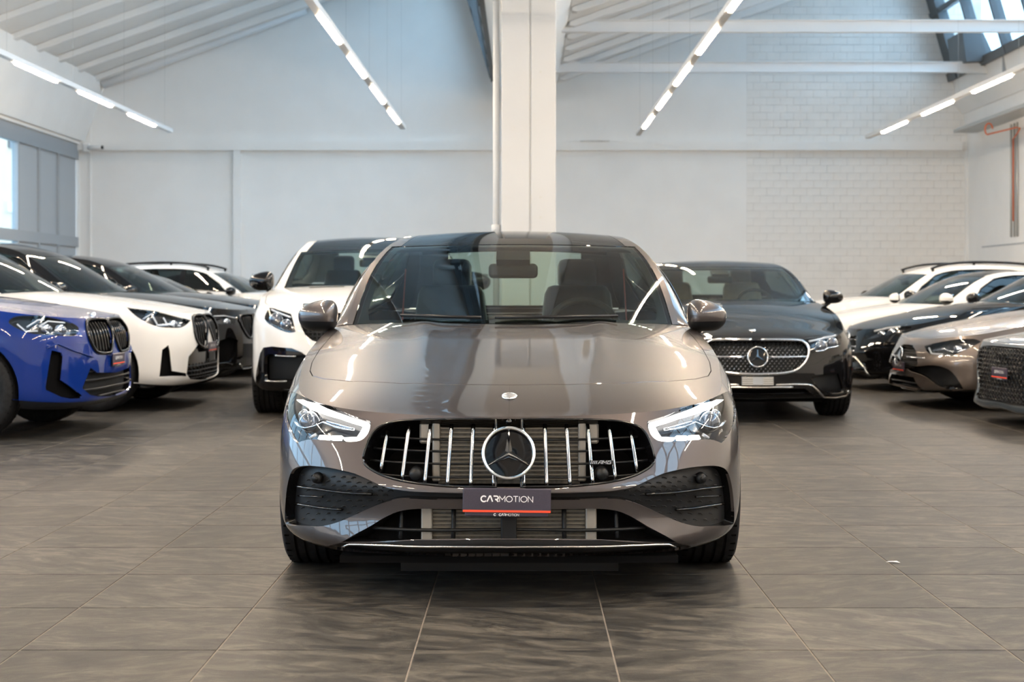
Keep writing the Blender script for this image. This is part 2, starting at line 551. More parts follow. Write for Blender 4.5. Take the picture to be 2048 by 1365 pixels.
# right gutter: three concrete facets
rg = MB()
rg.prism([(8.72, 5.45), (8.80, 5.04), (9.2, 5.04), (9.2, 5.45)], YB, YW, 'xz')
rg.prism([(8.72, 5.00), (8.93, 4.72), (9.2, 4.72), (9.2, 5.04), (8.72, 5.04)], YB, YW, 'xz')
rg.prism([(8.96, 4.72), (9.0, 4.34), (9.2, 4.34), (9.2, 4.72)], YB, YW, 'xz')
rg = rg.build('wall_right_upper', M['wall'])
tag(rg, kind='structure')
for yy in (17.2, 20.4, 23.6, 26.8):
    MB().box(8.715, 8.80, yy, yy + .02, 5.06, 5.44).build('panel_joint', M['frame_grey'], rg)
    MB().box(8.955, 8.99, yy - 1.3, yy - 1.28, 4.36, 4.70).build('panel_joint', M['frame_grey'], rg)
wr = MB().box(XR, XR + .3, YB, YW + .3, 0, 5.5).build('wall_right', M['wall'])
tag(wr, kind='structure')
MB().box(XR - .01, XR, YB, 29.0, 1.98, 2.0).build('wall_groove', M['frame_grey'], wr)
# lintel tray, cable tray and orange cable under the right gutter
tr = MB().box(8.55, 9.02, 6.0, 29.3, 4.27, 4.30).box(8.55, 8.57, 6.0, 29.3, 4.30, 4.335).build('cable_tray', M['steel_grey'])
tag(tr, 'grey metal cable tray running under the right-hand gutter', 'cable tray')
pts = [(8.60 + .06 * math.cos(t) * 1.0, 27.2 + .02 * t, 4.10 + .10 * math.sin(t) + .02) for t in np.linspace(0, 5.2, 22)]
pts += [(8.72 + .02 * k, 27.2 - .10 * k, 4.05 + .002 * k) for k in range(1, 8)]
pts += [(8.93, 26.5, 4.05), (8.96, 26.7, 4.0), (8.95, 26.93, 3.9), (8.95, 26.93, 2.4)]
tag(MB().tube(pts, .014, 6).build('orange_cable', plain('orange_cable', (.72, .16, .05), .5), smooth=True),
    'loose orange cable looping under the cable tray and down the wall', 'cable')
cd = MB()
for k, yy in enumerate((27.20, 27.02, 26.86)):
    cd.tube([(9.0, yy, 4.2), (9.0, yy, 2.12)], .018, 6)
tag(cd.build('wall_conduit', M['steel_grey'], smooth=True), 'grey conduits running down the right-hand wall', 'conduit')

wbh = MB().box(XL - .3, XR + .3, YB - .3, YB, 0, TOP).build('wall_front', M['wall'])
tag(wbh, kind='structure')

# ---- shed ceilings with concrete ribs
cl = MB()
for (x0, xf) in BAYS:
    xp, zp = peak(x0, xf)
    cl.prism([(x0, Z_LOW), (xp, zp), (xp, zp + .25), (x0 - .1, Z_LOW + .25)], YB - .3, YW + .3, 'xz')
ceil = cl.build('ceiling', M['ceil'])
tag(ceil, kind='structure')
for bi, (x0, xf) in enumerate(BAYS):
    xp, zp = peak(x0, xf)
    dz = .24
    rib = MB()
    rib.prism([(x0 + .02, Z_LOW + .0), (xp, zp - .0), (xp, zp - dz), (x0 + .10, Z_LOW - dz * .42 + .03), (x0 + .02, Z_LOW - .06)], -.09, .09, 'xz')
    me = rib.mesh('ceiling_rib'); me.materials.append(M['ceil'])
    yy = 29.45
    while yy > YB + .3:
        obj('ceiling_rib', me, None, ceil, (0, yy, 0)); yy -= 1.19
# rolled closer tube along the back wall under the left ceiling
pts = [(-8.5 + t * 4.1, YW - .22, Z_LOW - .06 + SLOPE * t * 4.1) for t in (0, .18, .2, .55, .57, 1.0)]
tag(MB().tube(pts, .13, 12).build('trim_7', M['steel_white'], smooth=True), kind='structure')

# ---- shed glazing
for bi, (x0, xf) in enumerate(BAYS):
    xp, zp = peak(x0, xf)
    L = math.hypot(xp - xf, zp - Z_FOOT)
    ang = math.atan2(xf - xp, zp - Z_FOOT)
    mt = Matrix.Translation((xf, 0, Z_FOOT)) @ Matrix.Rotation(-ang, 4, 'Y')
    fr = MB()
    for s0, s1 in ((0, .16), (L * .5 - .05, L * .5 + .05), (L - .16, L)):
        fr.box(-.08, .08, YB, YW, s0, s1, mt)
    wn = fr.build('window_%d' % (bi + 2), M['frame_dark'])
    tag(wn, kind='structure')
    post = MB().box(-.10, .10, -.04, .04, 0, L, mt).mesh('glazing_bar'); post.materials.append(M['frame_dark'])
    pn = []
    for s0, s1 in ((.16, L * .5 - .05), (L * .5 + .05, L - .16)):
        q = MB().box(-.008, .008, -.70, .70, s0, s1, mt).mesh('pane'); q.materials.append(M['pane']); pn.append(q)
    yy = YW - .6
    # blind end bay at the back wall
    MB().box(-.05, .05, YW - .6, YW, 0, L, mt).build('end_panel', M['frame_dark'], wn)
    while yy > YB:
        obj('glazing_bar', post, None, wn, (0, yy, 0))
        for q in pn: obj('pane', q, None, wn, (0, yy - .74, 0))
        yy -= 1.48
# dark reveal box hanging at the far end of the right glazing
tag(MB().prism([(8.22, 6.0), (8.62, 5.95), (8.85, 5.45), (8.30, 5.42)], 27.6, 28.6, 'xz').build('window_actuator_box', M['frame_dark']),
    'dark metal box below the far end of the roof glazing', 'box')

# ---- tie beams (I sections) across the right bay
def tie_beam(yy, x0, x1, z, label):
    t = empty('steel_beam', (0, yy, z))
    tag(t, label, 'beam', 'white steel tie beams across the right bay')
    MB().box(x0 + .45, x1 - .55, -.05, .05, 0, .014).build('lower_flange', M['steel_white'], t)
    MB().box(x0 + .45, x1 - .55, -.05, .05, .186, .20).build('upper_flange', M['steel_white'], t)
    MB().box(x0 + .45, x1 - .55, -.004, .004, .014, .186).build('web', M['steel_white'], t)
    MB().prism([(x0, -.0), (x0 + .47, 0), (x0 + .47, .20), (x0 + .1, .22), (x0, .3)], -.06, .06, 'xz').build('end_bracket', M['steel_white'], t)
    MB().prism([(x1 - .57, 0), (x1, -.03), (x1, .06), (x1 - .25, .2), (x1 - .57, .2)], -.06, .06, 'xz').build('end_bracket', M['steel_white'], t)


for k, yy in enumerate((27.9, 23.6, 19.2, 14.8, 10.4)):
    if k < 2:
        tie_beam(yy, .62, 8.80, 5.26, ['white steel tie beam ending at the gutter nearest the block wall', 'white steel tie beam crossing in front of the roof ribs'][k])

# ---- middle column with drain pipe
colm = empty('column', (0.06, 15.0, 0))
tag(colm, 'tall white square column with a vertical seam behind the grey car', 'column')
MB().rbox(-.275, .006, -.28, .28, 0, 4.96, .006, 1).build('shaft', M['column'], colm)
MB().rbox(.018, .268, -.28, .28, 0, 4.96, .006, 1).build('shaft', M['column'], colm)
MB().box(-.26, .25, -.265, .265, 0, 4.96).build('core', M['steel_grey'], colm)
for zz in (4.75, 3.3, 2.05, 1.85):
    MB().lathe([(-.004, 0), (-.004, .012), (0, .012)], 10, 'y', (.115, -.28, zz)).build('bolt', M['steel_grey'], colm)
pipe = empty('drain_pipe', (-.27, 14.86, 0))
tag(pipe, 'slim white drain pipe running down the left side of the column', 'pipe')
MB().tube([(0, 0, 0), (0, 0, 4.98)], .033, 14).build('tube', M['column'], pipe, smooth=True)
MB().lathe([(1.70, .033), (1.70, .048), (1.78, .048), (1.78, .033)], 14, 'z').lathe([(1.60, .033), (1.60, .044), (1.66, .044), (1.66, .033)], 14, 'z').build('coupling', M['column'], pipe, smooth=True)

# ---- suspended light tracks
def light_track(x, y_end, last_end, label, n=13, z=3.80):
    t = empty('light_track', (x, 0, z))
    tag(t, label, 'light', 'suspended LED light tracks')
    y_start = last_end - 2.5 * (n - 1) - 2.2
    MB().box(-.042, .042, y_start, y_end, -.002, .06).build('rail', M['steel_white'], t)
    me = MB().rbox(-.022, .022, -1.5, 0, -.026, -.001, .008, 2).mesh('led_tube', True); me.materials.append(M['tube'])
    cab = MB()
    for k in range(n):
        obj('led_tube', me, None, t, (0, last_end - 2.5 * k, 0))
    bay = BAYS[0] if x < 0 else BAYS[1]
    zc = Z_LOW + SLOPE * (x - bay[0]) - z
    wm = MB().box(-.0012, .0012, -.0012, .0012, .06, zc).mesh('suspension_wire'); wm.materials.append(M['steel_grey'])
    yy = y_end - .4
    while yy > y_start:
        obj('suspension_wire', wm, None, t, (0, yy, 0)); yy -= 2.5


light_track(-5.95, 24.9, 23.8, 'suspended LED light track running beside the grey window wall')
light_track(-1.98, 24.4, 23.4, 'suspended LED light track over the white coupe SUV, ending before the plastered wall')
light_track(1.98, 25.4, 24.1, 'suspended LED light track crossing below the white steel beams')
light_track(6.05, 25.9, 24.8, 'suspended LED light track running beside the right-hand gutter')

# ---- security camera on the back wall corner
sc_ = empty('security_camera', (-8.85, YW - .02, 4.03))
tag(sc_, 'small white security camera mounted on the corner of the back wall', 'camera')
MB().rbox(-.07, .07, -.12, .02, -.09, .09, .02, 2).build('bracket', M['steel_white'], sc_)
MB().tube([(.05, -.10, .0), (.34, -.18, 0)], .045, 12).build('housing', M['steel_white'], sc_, smooth=True)
MB().tube([(.335, -.179, 0), (.36, -.186, 0)], .04, 12).build('lens', M['gloss_black'], sc_, smooth=True)
tag(MB().rbox(-8.98, -8.90, 22.4, 22.56, 4.27, 4.40, .01, 1).build('wall_sensor', M['steel_grey']), 'small grey sensor box fixed above the window facade', 'sensor')
tag(MB().box(1.16, 1.75, YW - .125, YW - .03, 4.155, 4.178).build('wall_crack', M['mortar']), kind='structure')
# scrap of paper on the floor
tag(MB().add([(1.476, 6.0, .002), (1.50, 5.985, .006), (1.53, 5.98, .003), (1.52, 6.0, .007), (1.49, 6.01, .004)], [(0, 1, 3, 4), (1, 2, 3)]).build('paper_scrap', M['steel_white']),
    'tiny white paper scrap lying on the tiles', 'scrap')

# ---- outside the window wall
tag(MB().box(-60, XL - .35, -40, 60, -.3, -.02).build('ground_outside', noisy('forecourt', (.42, .40, .37), (.5, .48, .45), .8, .9)), kind='structure')
ob = empty('neighbouring_building', (-19, 40, 0))
tag(ob, 'pale orange building seen through the far left window', 'building')
MB().box(-3, 3, -14, 12, 0, 9).build('facade', noisy('facade', (.62, .45, .32), (.70, .54, .40), .8, .9), ob)
for k in range(5):
    MB().box(3, 3.08, -11 + k * 4.2, -9 + k * 4.2, 5.6, 7.2).build('window', M['frame_dark'], ob)
    MB().box(3, 3.12, -11.3 + k * 4.2, -8.7 + k * 4.2, 3.6, 3.9).build('awning', M['steel_white'], ob)

# ================================================================== CAR BUILDER
def nat_basis(xs):
    """natural cubic spline through data at xs, as a basis: f(x) -> (len(x), n) weights"""
    xs = np.asarray(xs, float); n = len(xs); h = np.diff(xs)
    A = np.zeros((n, n)); B = np.zeros((n, n))
    A[0, 0] = A[-1, -1] = 1
    for i in range(1, n - 1):
        A[i, i - 1] = h[i - 1]; A[i, i] = 2 * (h[i - 1] + h[i]); A[i, i + 1] = h[i]
        B[i, i - 1] = 6 / h[i - 1]; B[i, i] = -6 / h[i - 1] - 6 / h[i]; B[i, i + 1] = 6 / h[i]
    M2 = np.linalg.solve(A, B); I = np.eye(n)

    def f(x):
        x = np.clip(np.atleast_1d(np.asarray(x, float)), xs[0], xs[-1])
        k = np.clip(np.searchsorted(xs, x) - 1, 0, n - 2)
        hk = h[k]; a = ((xs[k + 1] - x) / hk)[:, None]; b = 1 - a; hk = hk[:, None]
        return a * I[k] + b * I[k + 1] + ((a ** 3 - a) * M2[k] + (b ** 3 - b) * M2[k + 1]) * hk ** 2 / 6
    return f


def curve1(pts):
    xs = [p[0] for p in pts]; ys = np.array([p[1] for p in pts], float); B = nat_basis(xs)
    return lambda x: B(x) @ ys


def in_poly(P, poly):
    P = np.asarray(P, float); poly = np.asarray(poly, float)
    x, y = P[:, 0], P[:, 1]; ins = np.zeros(len(P), bool); n = len(poly); j = n - 1
    for i in range(n):
        xi, yi = poly[i]; xj, yj = poly[j]
        c_ = ((yi > y) != (yj > y))
        with np.errstate(divide='ignore', invalid='ignore'):
            t = (xj - xi) * (y - yi) / (yj - yi) + xi
        ins ^= c_ & (x < t)
        j = i
    return ins


def resample(poly, step, closed=True):
    poly = np.asarray(poly, float); out = []
    n = len(poly)
    for i in range(n if closed else n - 1):
        a, b = poly[i], poly[(i + 1) % n]
        k = max(1, int(math.ceil(np.linalg.norm(b - a) / step)))
        for t in range(k): out.append(a + (b - a) * t / k)
    if not closed: out.append(poly[-1])
    return np.array(out)


def smooth_poly(poly, n=4, keep=()):
    """Catmull-Rom rounding of a closed outline; indices in keep stay sharp corners"""
    P = np.asarray(poly, float); N = len(P); out = []
    for i in range(N):
        p0, p1, p2, p3 = P[(i - 1) % N], P[i], P[(i + 1) % N], P[(i + 2) % N]
        if i in keep: p0 = p1
        if (i + 1) % N in keep: p3 = p2
        for k in range(n):
            t = k / n
            out.append(.5 * ((2 * p1) + (-p0 + p2) * t + (2 * p0 - 5 * p1 + 4 * p2 - p3) * t * t + (-p0 + 3 * p1 - 3 * p2 + p3) * t ** 3))
    return np.array(out)


def tri_region(outer, holes, step, sc):
    sc = np.asarray(sc, float)
    o = resample(np.asarray(outer) * sc, step)
    hs = [resample(np.asarray(q) * sc, step) for q in holes]
    lo, hi = o.min(0), o.max(0)
    gx, gy = [], []
    r = 0; yy = lo[1] + step * .5
    while yy < hi[1]:
        xx = np.arange(lo[0] + (step * .5 if r % 2 else step * .25), hi[0], step)
        gx.append(xx); gy.append(np.full(len(xx), yy)); yy += step * .87; r += 1
    G = np.stack([np.concatenate(gx), np.concatenate(gy)], 1) if gx else np.zeros((0, 2))
    keep = in_poly(G, o)
    for q in hs: keep &= ~in_poly(G, q)
    G = G[keep]
    Bp = np.concatenate([o] + hs)
    if len(G):
        ok = np.ones(len(G), bool)
        for s in range(0, len(G), 2000):
            d = ((G[s:s + 2000, None, :] - Bp[None]) ** 2).sum(2).min(1)
            ok[s:s + 2000] = d > (step * .5) ** 2
        G = G[ok]
    V = np.concatenate([Bp, G]); E = []; b = 0
    for lp in [o] + hs:
        n = len(lp); E += [(b + i, b + (i + 1) % n) for i in range(n)]; b += n
    res = delaunay_2d_cdt([Vector(p) for p in V], E, [], 0, 1e-7)
    vv = np.array([tuple(p) for p in res[0]]); F = [f for f in res[2] if len(f) == 3]
    F = np.array(F)
    cen = vv[F].mean(1)
    ok = in_poly(cen, o)
    for q in hs: ok &= ~in_poly(cen, q)
    F = F[ok]
    a = vv[F]
    area = (a[:, 1, 0] - a[:, 0, 0]) * (a[:, 2, 1] - a[:, 0, 1]) - (a[:, 1, 1] - a[:, 0, 1]) * (a[:, 2, 0] - a[:, 0, 0])
    F = F[np.abs(area) > 1e-10]; area = area[np.abs(area) > 1e-10]
    F[area < 0] = F[area < 0][:, ::-1]
    used = np.unique(F); mp = -np.ones(len(vv), int); mp[used] = np.arange(len(used))
    return vv[used] / sc, mp[F]


STAR = {}
PLATE = {}
WHEELS = {}


class Car:
    def __init__(s, name, label, loc, rz, T, group=None, cat='car', fine=.05):
        s.root = empty(name, (loc[0], loc[1], 0), rz)
        tag(s.root, label, cat, group)
        s.loc = np.array([loc[0], loc[1], 0.0]); s.rz = rz; s.T = T; s.fine = fine
        plan = np.array(T['plan'], float); K = len(plan)
        u = np.concatenate([[0], np.cumsum(np.linalg.norm(np.diff(plan, axis=0), axis=1))])
        s.u = u; s.U = u[-1]
        g = 3
        ext = np.concatenate([plan[1:g + 1][::-1] * [-1, 1], plan, plan[-g - 1:-1][::-1] * [-1, 1]])
        ue = np.concatenate([-u[1:g + 1][::-1], u, 2 * u[-1] - u[-g - 1:-1][::-1]])
        s.Bu = nat_basis(ue); s.ue = ue
        pos = lambda q: s.Bu(q) @ ext
        tan = pos(ue + 1e-3) - pos(ue - 1e-3)
        tan[0] = pos(ue[:1] + 1e-3)[0] - ext[0]; tan[-1] = ext[-1] - pos(ue[-1:] - 1e-3)[0]
        tan /= np.linalg.norm(tan, axis=1)[:, None]
        nrm = np.stack([tan[:, 1], -tan[:, 0]], 1)
        keys = sorted(T['profs']); R_ = len(T['profs'][keys[0]])
        s.R = R_
        uk = u[keys]
        data = np.array([T['profs'][k] for k in keys], float)      # key, row, (z inset)
        Bk = nat_basis(uk) if len(uk) > 2 else None
        prof = np.einsum('ak,krc->arc', Bk(np.abs(np.where(ue > u[-1], 2 * u[-1] - ue, ue))), data)
        s.ze = curve1(T['ze']); s.zc = curve1(T['zc'])
        net = np.zeros((len(ue), R_, 3))
        for j in range(R_):
            net[:, j, :2] = ext - nrm * prof[:, j, 1:2]
            net[:, j, 2] = prof[:, j, 0]
        net[:, -1, 2] = s.ze(net[:, -1, 1])
        s.net = net
        s.Bv = nat_basis(np.arange(R_))
        s.sv = T.get('sv', .09)
        # front top edge x(y)
        uu = np.linspace(0, u[-1], 900)
        E = s.S(np.stack([uu, np.full(900, R_ - 1.0)], 1))
        mid = np.argmax(E[:, 1] > T['L'] * .5)
        s.Ef = E[:mid]; s.Er = E[mid:]; s.E = E; s.Eu = uu
        C = np.array(T['C'], float); A = np.array(T['A'], float)
        s.nS = len(C); s.Bs = nat_basis(np.arange(s.nS))
        s.Ck = np.concatenate([np.zeros((len(C), 1)), C], 1); s.Ak = A
        s.holes = []; s.cache = {}
        s.px = T.get('px', 2.4)
        s.dome = T.get('dome', 0.0)

    # ---- surfaces
    def S(s, uv):
        uv = np.atleast_2d(uv)
        return np.einsum('ak,aj,kjc->ac', s.Bu(uv[:, 0]), s.Bv(uv[:, 1]), s.net)

    def xE(s, y):
        return np.interp(y, s.Ef[:, 1], s.Ef[:, 0])

    def Tp(s, xy):
        xy = np.atleast_2d(xy); x, y = xy[:, 0], xy[:, 1]
        xe = np.maximum(s.xE(y), .03)
        r = np.clip(np.abs(x) / xe, 0, 1.03)
        zc, ze = s.zc(y), s.ze(y)
        z = zc - (zc - ze) * r ** s.px
        if s.dome:
            L = s.T['C'][0][0]
            fade = np.clip((y - .25) / .9, 0, 1); fade = fade * fade * (3 - 2 * fade)
            ax = np.abs(x)
            ridge = np.exp(-((ax - (.30 + .10 * (y / L))) / .055) ** 2)
            z = z + s.dome * fade * ridge
        return np.stack([x, y, z], 1)

    def Rf(s, qs):
        qs = np.atleast_2d(qs); q = qs[:, 0:1]; B = s.Bs(qs[:, 1])
        C, A = B @ s.Ck, B @ s.Ak
        w2 = q * q
        if s.T.get('roofpow'): w2 = np.abs(q) ** s.T['roofpow']
        P = C + (A - C) * w2
        P[:, 0] = (q[:, 0] * A[:, 0])
        return P

    def G(s, st):
        st = np.atleast_2d(st); t = st[:, 1:2]
        A = s.Bs(st[:, 0]) @ s.Ak
        y = np.clip(A[:, 1], s.E[0, 1], s.E[-1, 1])
        side = s.Eu[(s.E[:, 0] > .5)]
        ys = s.E[s.E[:, 0] > .5]
        o = np.argsort(ys[:, 1])
        Bx = np.stack([np.interp(y, ys[o, 1], ys[o, c]) for c in range(3)], 1)
        P = Bx + (A - Bx) * t
        hgt = np.maximum(A[:, 2] - Bx[:, 2], 0)
        P[:, 0] += (hgt * .16 * 4 * st[:, 1] * (1 - st[:, 1]) * .5)
        return P

    def normals(s, F, P, e=(.004, .03), flip=False):
        P = np.asarray(P, float)
        du = F(P + [e[0], 0]) - F(P - [e[0], 0]); dv = F(P + [0, e[1]]) - F(P - [0, e[1]])
        n = np.cross(du, dv); l = np.linalg.norm(n, axis=1)[:, None]
        n = n / np.maximum(l, 1e-12)
        return -n if flip else n

    def nS_(s, P): return s.normals(s.S, P)
    def nT(s, P): return s.normals(s.Tp, P, (.01, .01))
    def nR(s, P): return s.normals(s.Rf, P, (.02, .02))
    def nG(s, P): return s.normals(s.G, P, (.03, .03))

    # ---- world helpers
    def world(s, L):
        c_, si = math.cos(s.rz), math.sin(s.rz)
        L = np.atleast_2d(L)
        return np.stack([L[:, 0] * c_ - L[:, 1] * si, L[:, 0] * si + L[:, 1] * c_, L[:, 2]], 1) + s.loc

    @staticmethod
    def project(W):
        return np.stack([VPX + FPX * W[:, 0] / W[:, 1], VPY - FPX * (W[:, 2] - EYE) / W[:, 1]], 1)

    def trace(s, pts, side, surf='S', dom=None):
        """lay an outline measured on the photograph onto the car's own surface -> surface parameters"""
        F = {'S': s.S, 'T': s.Tp, 'R': s.Rf}[surf]
        if dom is None:
            dom = {'S': (0, s.U * .40, 0, s.R - 1.0), 'T': (0, s.T['w'], 0.05, s.T['C'][0][0] + .4), 'R': (0, 1, 0, s.nS - 1.0)}[surf]
        def pr(uv):
            L = F(uv).copy(); L[:, 0] *= side
            return s.project(s.world(L))
        key = (surf, side, dom)
        if key not in s.cache:
            a, b = np.meshgrid(np.linspace(dom[0], dom[1], 140), np.linspace(dom[2], dom[3], 60), indexing='ij')
            U = np.stack([a.ravel(), b.ravel()], 1)
            L = F(U); N = {'S': s.nS_, 'T': s.nT, 'R': s.nR}[surf](U)
            L[:, 0] *= side; N[:, 0] *= side
            W = s.world(L); c_, si = math.cos(s.rz), math.sin(s.rz)
            Nw = np.stack([N[:, 0] * c_ - N[:, 1] * si, N[:, 0] * si + N[:, 1] * c_, N[:, 2]], 1)
            vis = ((np.array([0, 0, EYE]) - W) * Nw).sum(1) > 0
            PP = s.project(W); PP[~vis] = 1e6
            s.cache[key] = (U, PP)
        U, PP = s.cache[key]
        P = np.atleast_2d(np.asarray(pts, float))
        X = U[np.argmin(((PP[None] - P[:, None]) ** 2).sum(2), axis=1)].copy()
        e = np.array([.003, .02]) if surf == 'S' else np.array([.004, .004])
        lim = np.array([.08, .6]) if surf == 'S' else np.array([.08, .08])
        for _ in range(10):
            J0 = pr(X)
            Ja = (pr(X + [e[0], 0]) - J0) / e[0]; Jb = (pr(X + [0, e[1]]) - J0) / e[1]
            d = P - J0
            aa, bb, ab = (Ja * Ja).sum(1) + 1, (Jb * Jb).sum(1) + 1, (Ja * Jb).sum(1)
            ra, rb_ = (Ja * d).sum(1), (Jb * d).sum(1)
            det = aa * bb - ab * ab
            st = np.stack([(bb * ra - ab * rb_) / det, (aa * rb_ - ab * ra) / det], 1)
            X = X + np.clip(st, -lim, lim)
            X[:, 0] = np.clip(X[:, 0], dom[0], dom[1]); X[:, 1] = np.clip(X[:, 1], dom[2], dom[3])
        return X

    # ---- meshes
    def patch(s, name, surf, outer, mat, holes=(), off=0.0, parent=None, sides='both', step=None, rim=0.0, rimmat=None, hrim=None, dm=None):
        F, N, sc = {'S': (s.S, s.nS_, (1, s.sv)), 'T': (s.Tp, s.nT, (1, 1)), 'R': (s.Rf, s.nR, (.7, .35)), 'G': (s.G, s.nG, (.35, .4))}[surf]
        uv, tri = tri_region(outer, list(holes), step or s.fine, sc)
        n = N(uv); P = F(uv) + n * off
        V, Fc, Nn = list(P), [tuple(t) for t in tri], list(n)
        if rim:
            for lp, sg in [(outer, 1)] + [(h_, -1) for h_ in holes]:
                lq = resample(np.asarray(lp) * np.array(sc), step or s.fine) / np.array(sc)
                if sg < 0:
                    ok = in_poly(lq * 1.0, np.asarray(outer))
                else:
                    ok = np.ones(len(lq), bool)
                nn = N(lq); p0 = F(lq) + nn * off; p1 = p0 - nn * rim
                b = len(V); k = len(lq)
                ar = np.asarray(lq); area = np.sum(ar[:, 0] * np.roll(ar[:, 1], -1) - np.roll(ar[:, 0], -1) * ar[:, 1])
                tang = np.roll(p0, -1, 0) - np.roll(p0, 1, 0)
                on = np.cross(tang, nn) * (1 if area > 0 else -1) * sg
                on /= np.maximum(np.linalg.norm(on, axis=1)[:, None], 1e-9)
                on = .6 * on + .4 * nn
                V += list(p0) + list(p1); Nn += list(on) + list(on)
                if sg < 0 and ok.sum() < 8: continue
                run = 0; good = []
                for i in range(2 * k):          # keep only continuous stretches of the rim
                    run = run + 1 if ok[i % k] else 0
                    if i >= k: good.append(run)
                keep_ = np.zeros(k, bool)
                for i in range(k):
                    if good[i] >= 6:
                        for t in range(6): keep_[(i - t) % k] = True
                for i in range(k):
                    j = (i + 1) % k
                    if (lq[i, 0] < 1e-4 and lq[j, 0] < 1e-4 and surf != 'G'): continue
                    if not (keep_[i] and keep_[j]): continue
                    fc = (b + i, b + k + i, b + k + j, b + j)
                    if area * sg < 0: fc = fc[::-1]
                    Fc.append(fc)
        V, Nn = np.array(V), np.array(Nn)
        def mk(side):
            if side > 0: return V, Fc, Nn
            W = V.copy(); W[:, 0] *= -1; Q = Nn.copy(); Q[:, 0] *= -1
            return W, [f[::-1] for f in Fc], Q
        par = parent or s.root
        if sides == 'one': return obj(name, new_mesh(name, *mk(1)[:2], normals=Nn), mat, par)
        if sides == 'both':
            a, b = mk(1), mk(-1); k = len(a[0])
            mid = np.abs(a[0][:, 0]) < 1e-4                   # halves share the vertices on the centre line
            idx = np.where(mid, np.arange(k), 0); idx[~mid] = k + np.arange((~mid).sum())
            nn = a[2].copy(); nn[mid, 0] = 0; nn /= np.maximum(np.linalg.norm(nn, axis=1)[:, None], 1e-9)
            me = new_mesh(name, np.concatenate([a[0], b[0][~mid]]), list(a[1]) + [tuple(int(idx[i]) for i in f) for f in b[1]], normals=np.concatenate([nn, b[2][~mid]]))
            return obj(name, me, mat, par)
        res = []
        for i, sd in enumerate((1, -1)):
            if sides in (1, -1) and sd != sides: continue
            v_, f_, n_ = mk(sd)
            pp = par[i] if isinstance(par, (list, tuple)) else par
            res.append(obj(name, new_mesh(name, v_, f_, normals=n_), mat, pp))
        return res

    def walls(s, name, poly, d0, d1, mat, parent=None, sides='both', step=None, surf='S'):
        """inner faces of an opening, from depth d0 to d1 below the surface"""
        F, N, sc = {'S': (s.S, s.nS_, (1, s.sv)), 'T': (s.Tp, s.nT, (1, 1))}[surf]
        lq = resample(np.asarray(poly) * np.array(sc), step or s.fine) / np.array(sc)
        nn = N(lq); k = len(lq)
        p0, p1 = F(lq) - nn * d0, F(lq) - nn * d1
        V = np.concatenate([p0, p1]); Fc = []
        ar = lq; area = np.sum(ar[:, 0] * np.roll(ar[:, 1], -1) - np.roll(ar[:, 0], -1) * ar[:, 1])
        for i in range(k):
            j = (i + 1) % k
            if lq[i, 0] < 1e-3 and lq[j, 0] < 1e-3: continue
            f = (i, j, k + j, k + i)
            Fc.append(f if area > 0 else f[::-1])
        out = []
        par = parent or s.root
        Vm = V * [-1, 1, 1]
        if sides == 'both':
            me = new_mesh(name, np.concatenate([V, Vm]), Fc + [tuple(i + 2 * k for i in f[::-1]) for f in Fc], smooth=True)
            return obj(name, me, mat, par)
        for i, v_ in enumerate((V, Vm)):
            pp = par[i] if isinstance(par, (list, tuple)) else par
            out.append(obj(name, new_mesh(name, v_, Fc if i == 0 else [f[::-1] for f in Fc], smooth=True), mat, pp))
        return out

    def line(s, name, pts, r, mat, off=0.0, surf='S', parent=None, sides='both', closed=False, n=8, flat=1.0, step=.03):
        """round bead lying on the surface along a parameter polyline"""
        F, N, sc = {'S': (s.S, s.nS_, (1, s.sv)), 'T': (s.Tp, s.nT, (1, 1)), 'R': (s.Rf, s.nR, (.7, .35)), 'G': (s.G, s.nG, (.35, .4))}[surf]
        q = resample(np.asarray(pts, float) * np.array(sc), step, closed) / np.array(sc)
        P = F(q) + N(q) * off
        par = parent or s.root
        def one(sd, mb): return mb.tube([(p[0] * sd, p[1], p[2]) for p in P], r, n, closed=closed, flat=flat)
        if sides == 'both' and not closed and min(abs(P[0, 0]), abs(P[-1, 0])) < .07:
            Q = P if abs(P[0, 0]) <= abs(P[-1, 0]) else P[::-1]
            full = [(-p[0], p[1], p[2]) for p in Q[::-1]] + [tuple(p) for p in (Q[1:] if abs(Q[0, 0]) < .004 else Q)]
            return MB().tube(full, r, n, flat=flat).build(name, mat, par, smooth=True)
        if sides == 'both': return one(-1, one(1, MB())).build(name, mat, par, smooth=True)
        if sides == 'one': return one(1, MB()).build(name, mat, par, smooth=True)
        return [one(sd, MB()).build(name, mat, par[i] if isinstance(par, (list, tuple)) else par, smooth=True) for i, sd in enumerate((1, -1))]

    def u_of_y(s, y):
        k = np.argmax(s.T['plan'][:, 0]) if isinstance(s.T['plan'], np.ndarray) else None
        pl = np.array(s.T['plan']); m = slice(3, len(pl) - 3)
        return float(np.interp(y, pl[m, 1], s.u[m]))

    def side_uv(s, y, z):
        """surface parameters of a point given in side view"""
        x = np.array([s.u_of_y(y), 2.0])
        for _ in range(14):
            p0 = s.S(x[None])[0]
            J = np.stack([(s.S((x + [.004, 0])[None])[0] - p0)[1:] / .004, (s.S((x + [0, .02])[None])[0] - p0)[1:] / .02], 1)
            d = np.array([y, z]) - p0[1:]
            x = x + np.clip(np.linalg.lstsq(J, d, rcond=None)[0], [-.2, -.8], [.2, .8])
            x[1] = min(max(x[1], 0), s.R - 1)
        return x

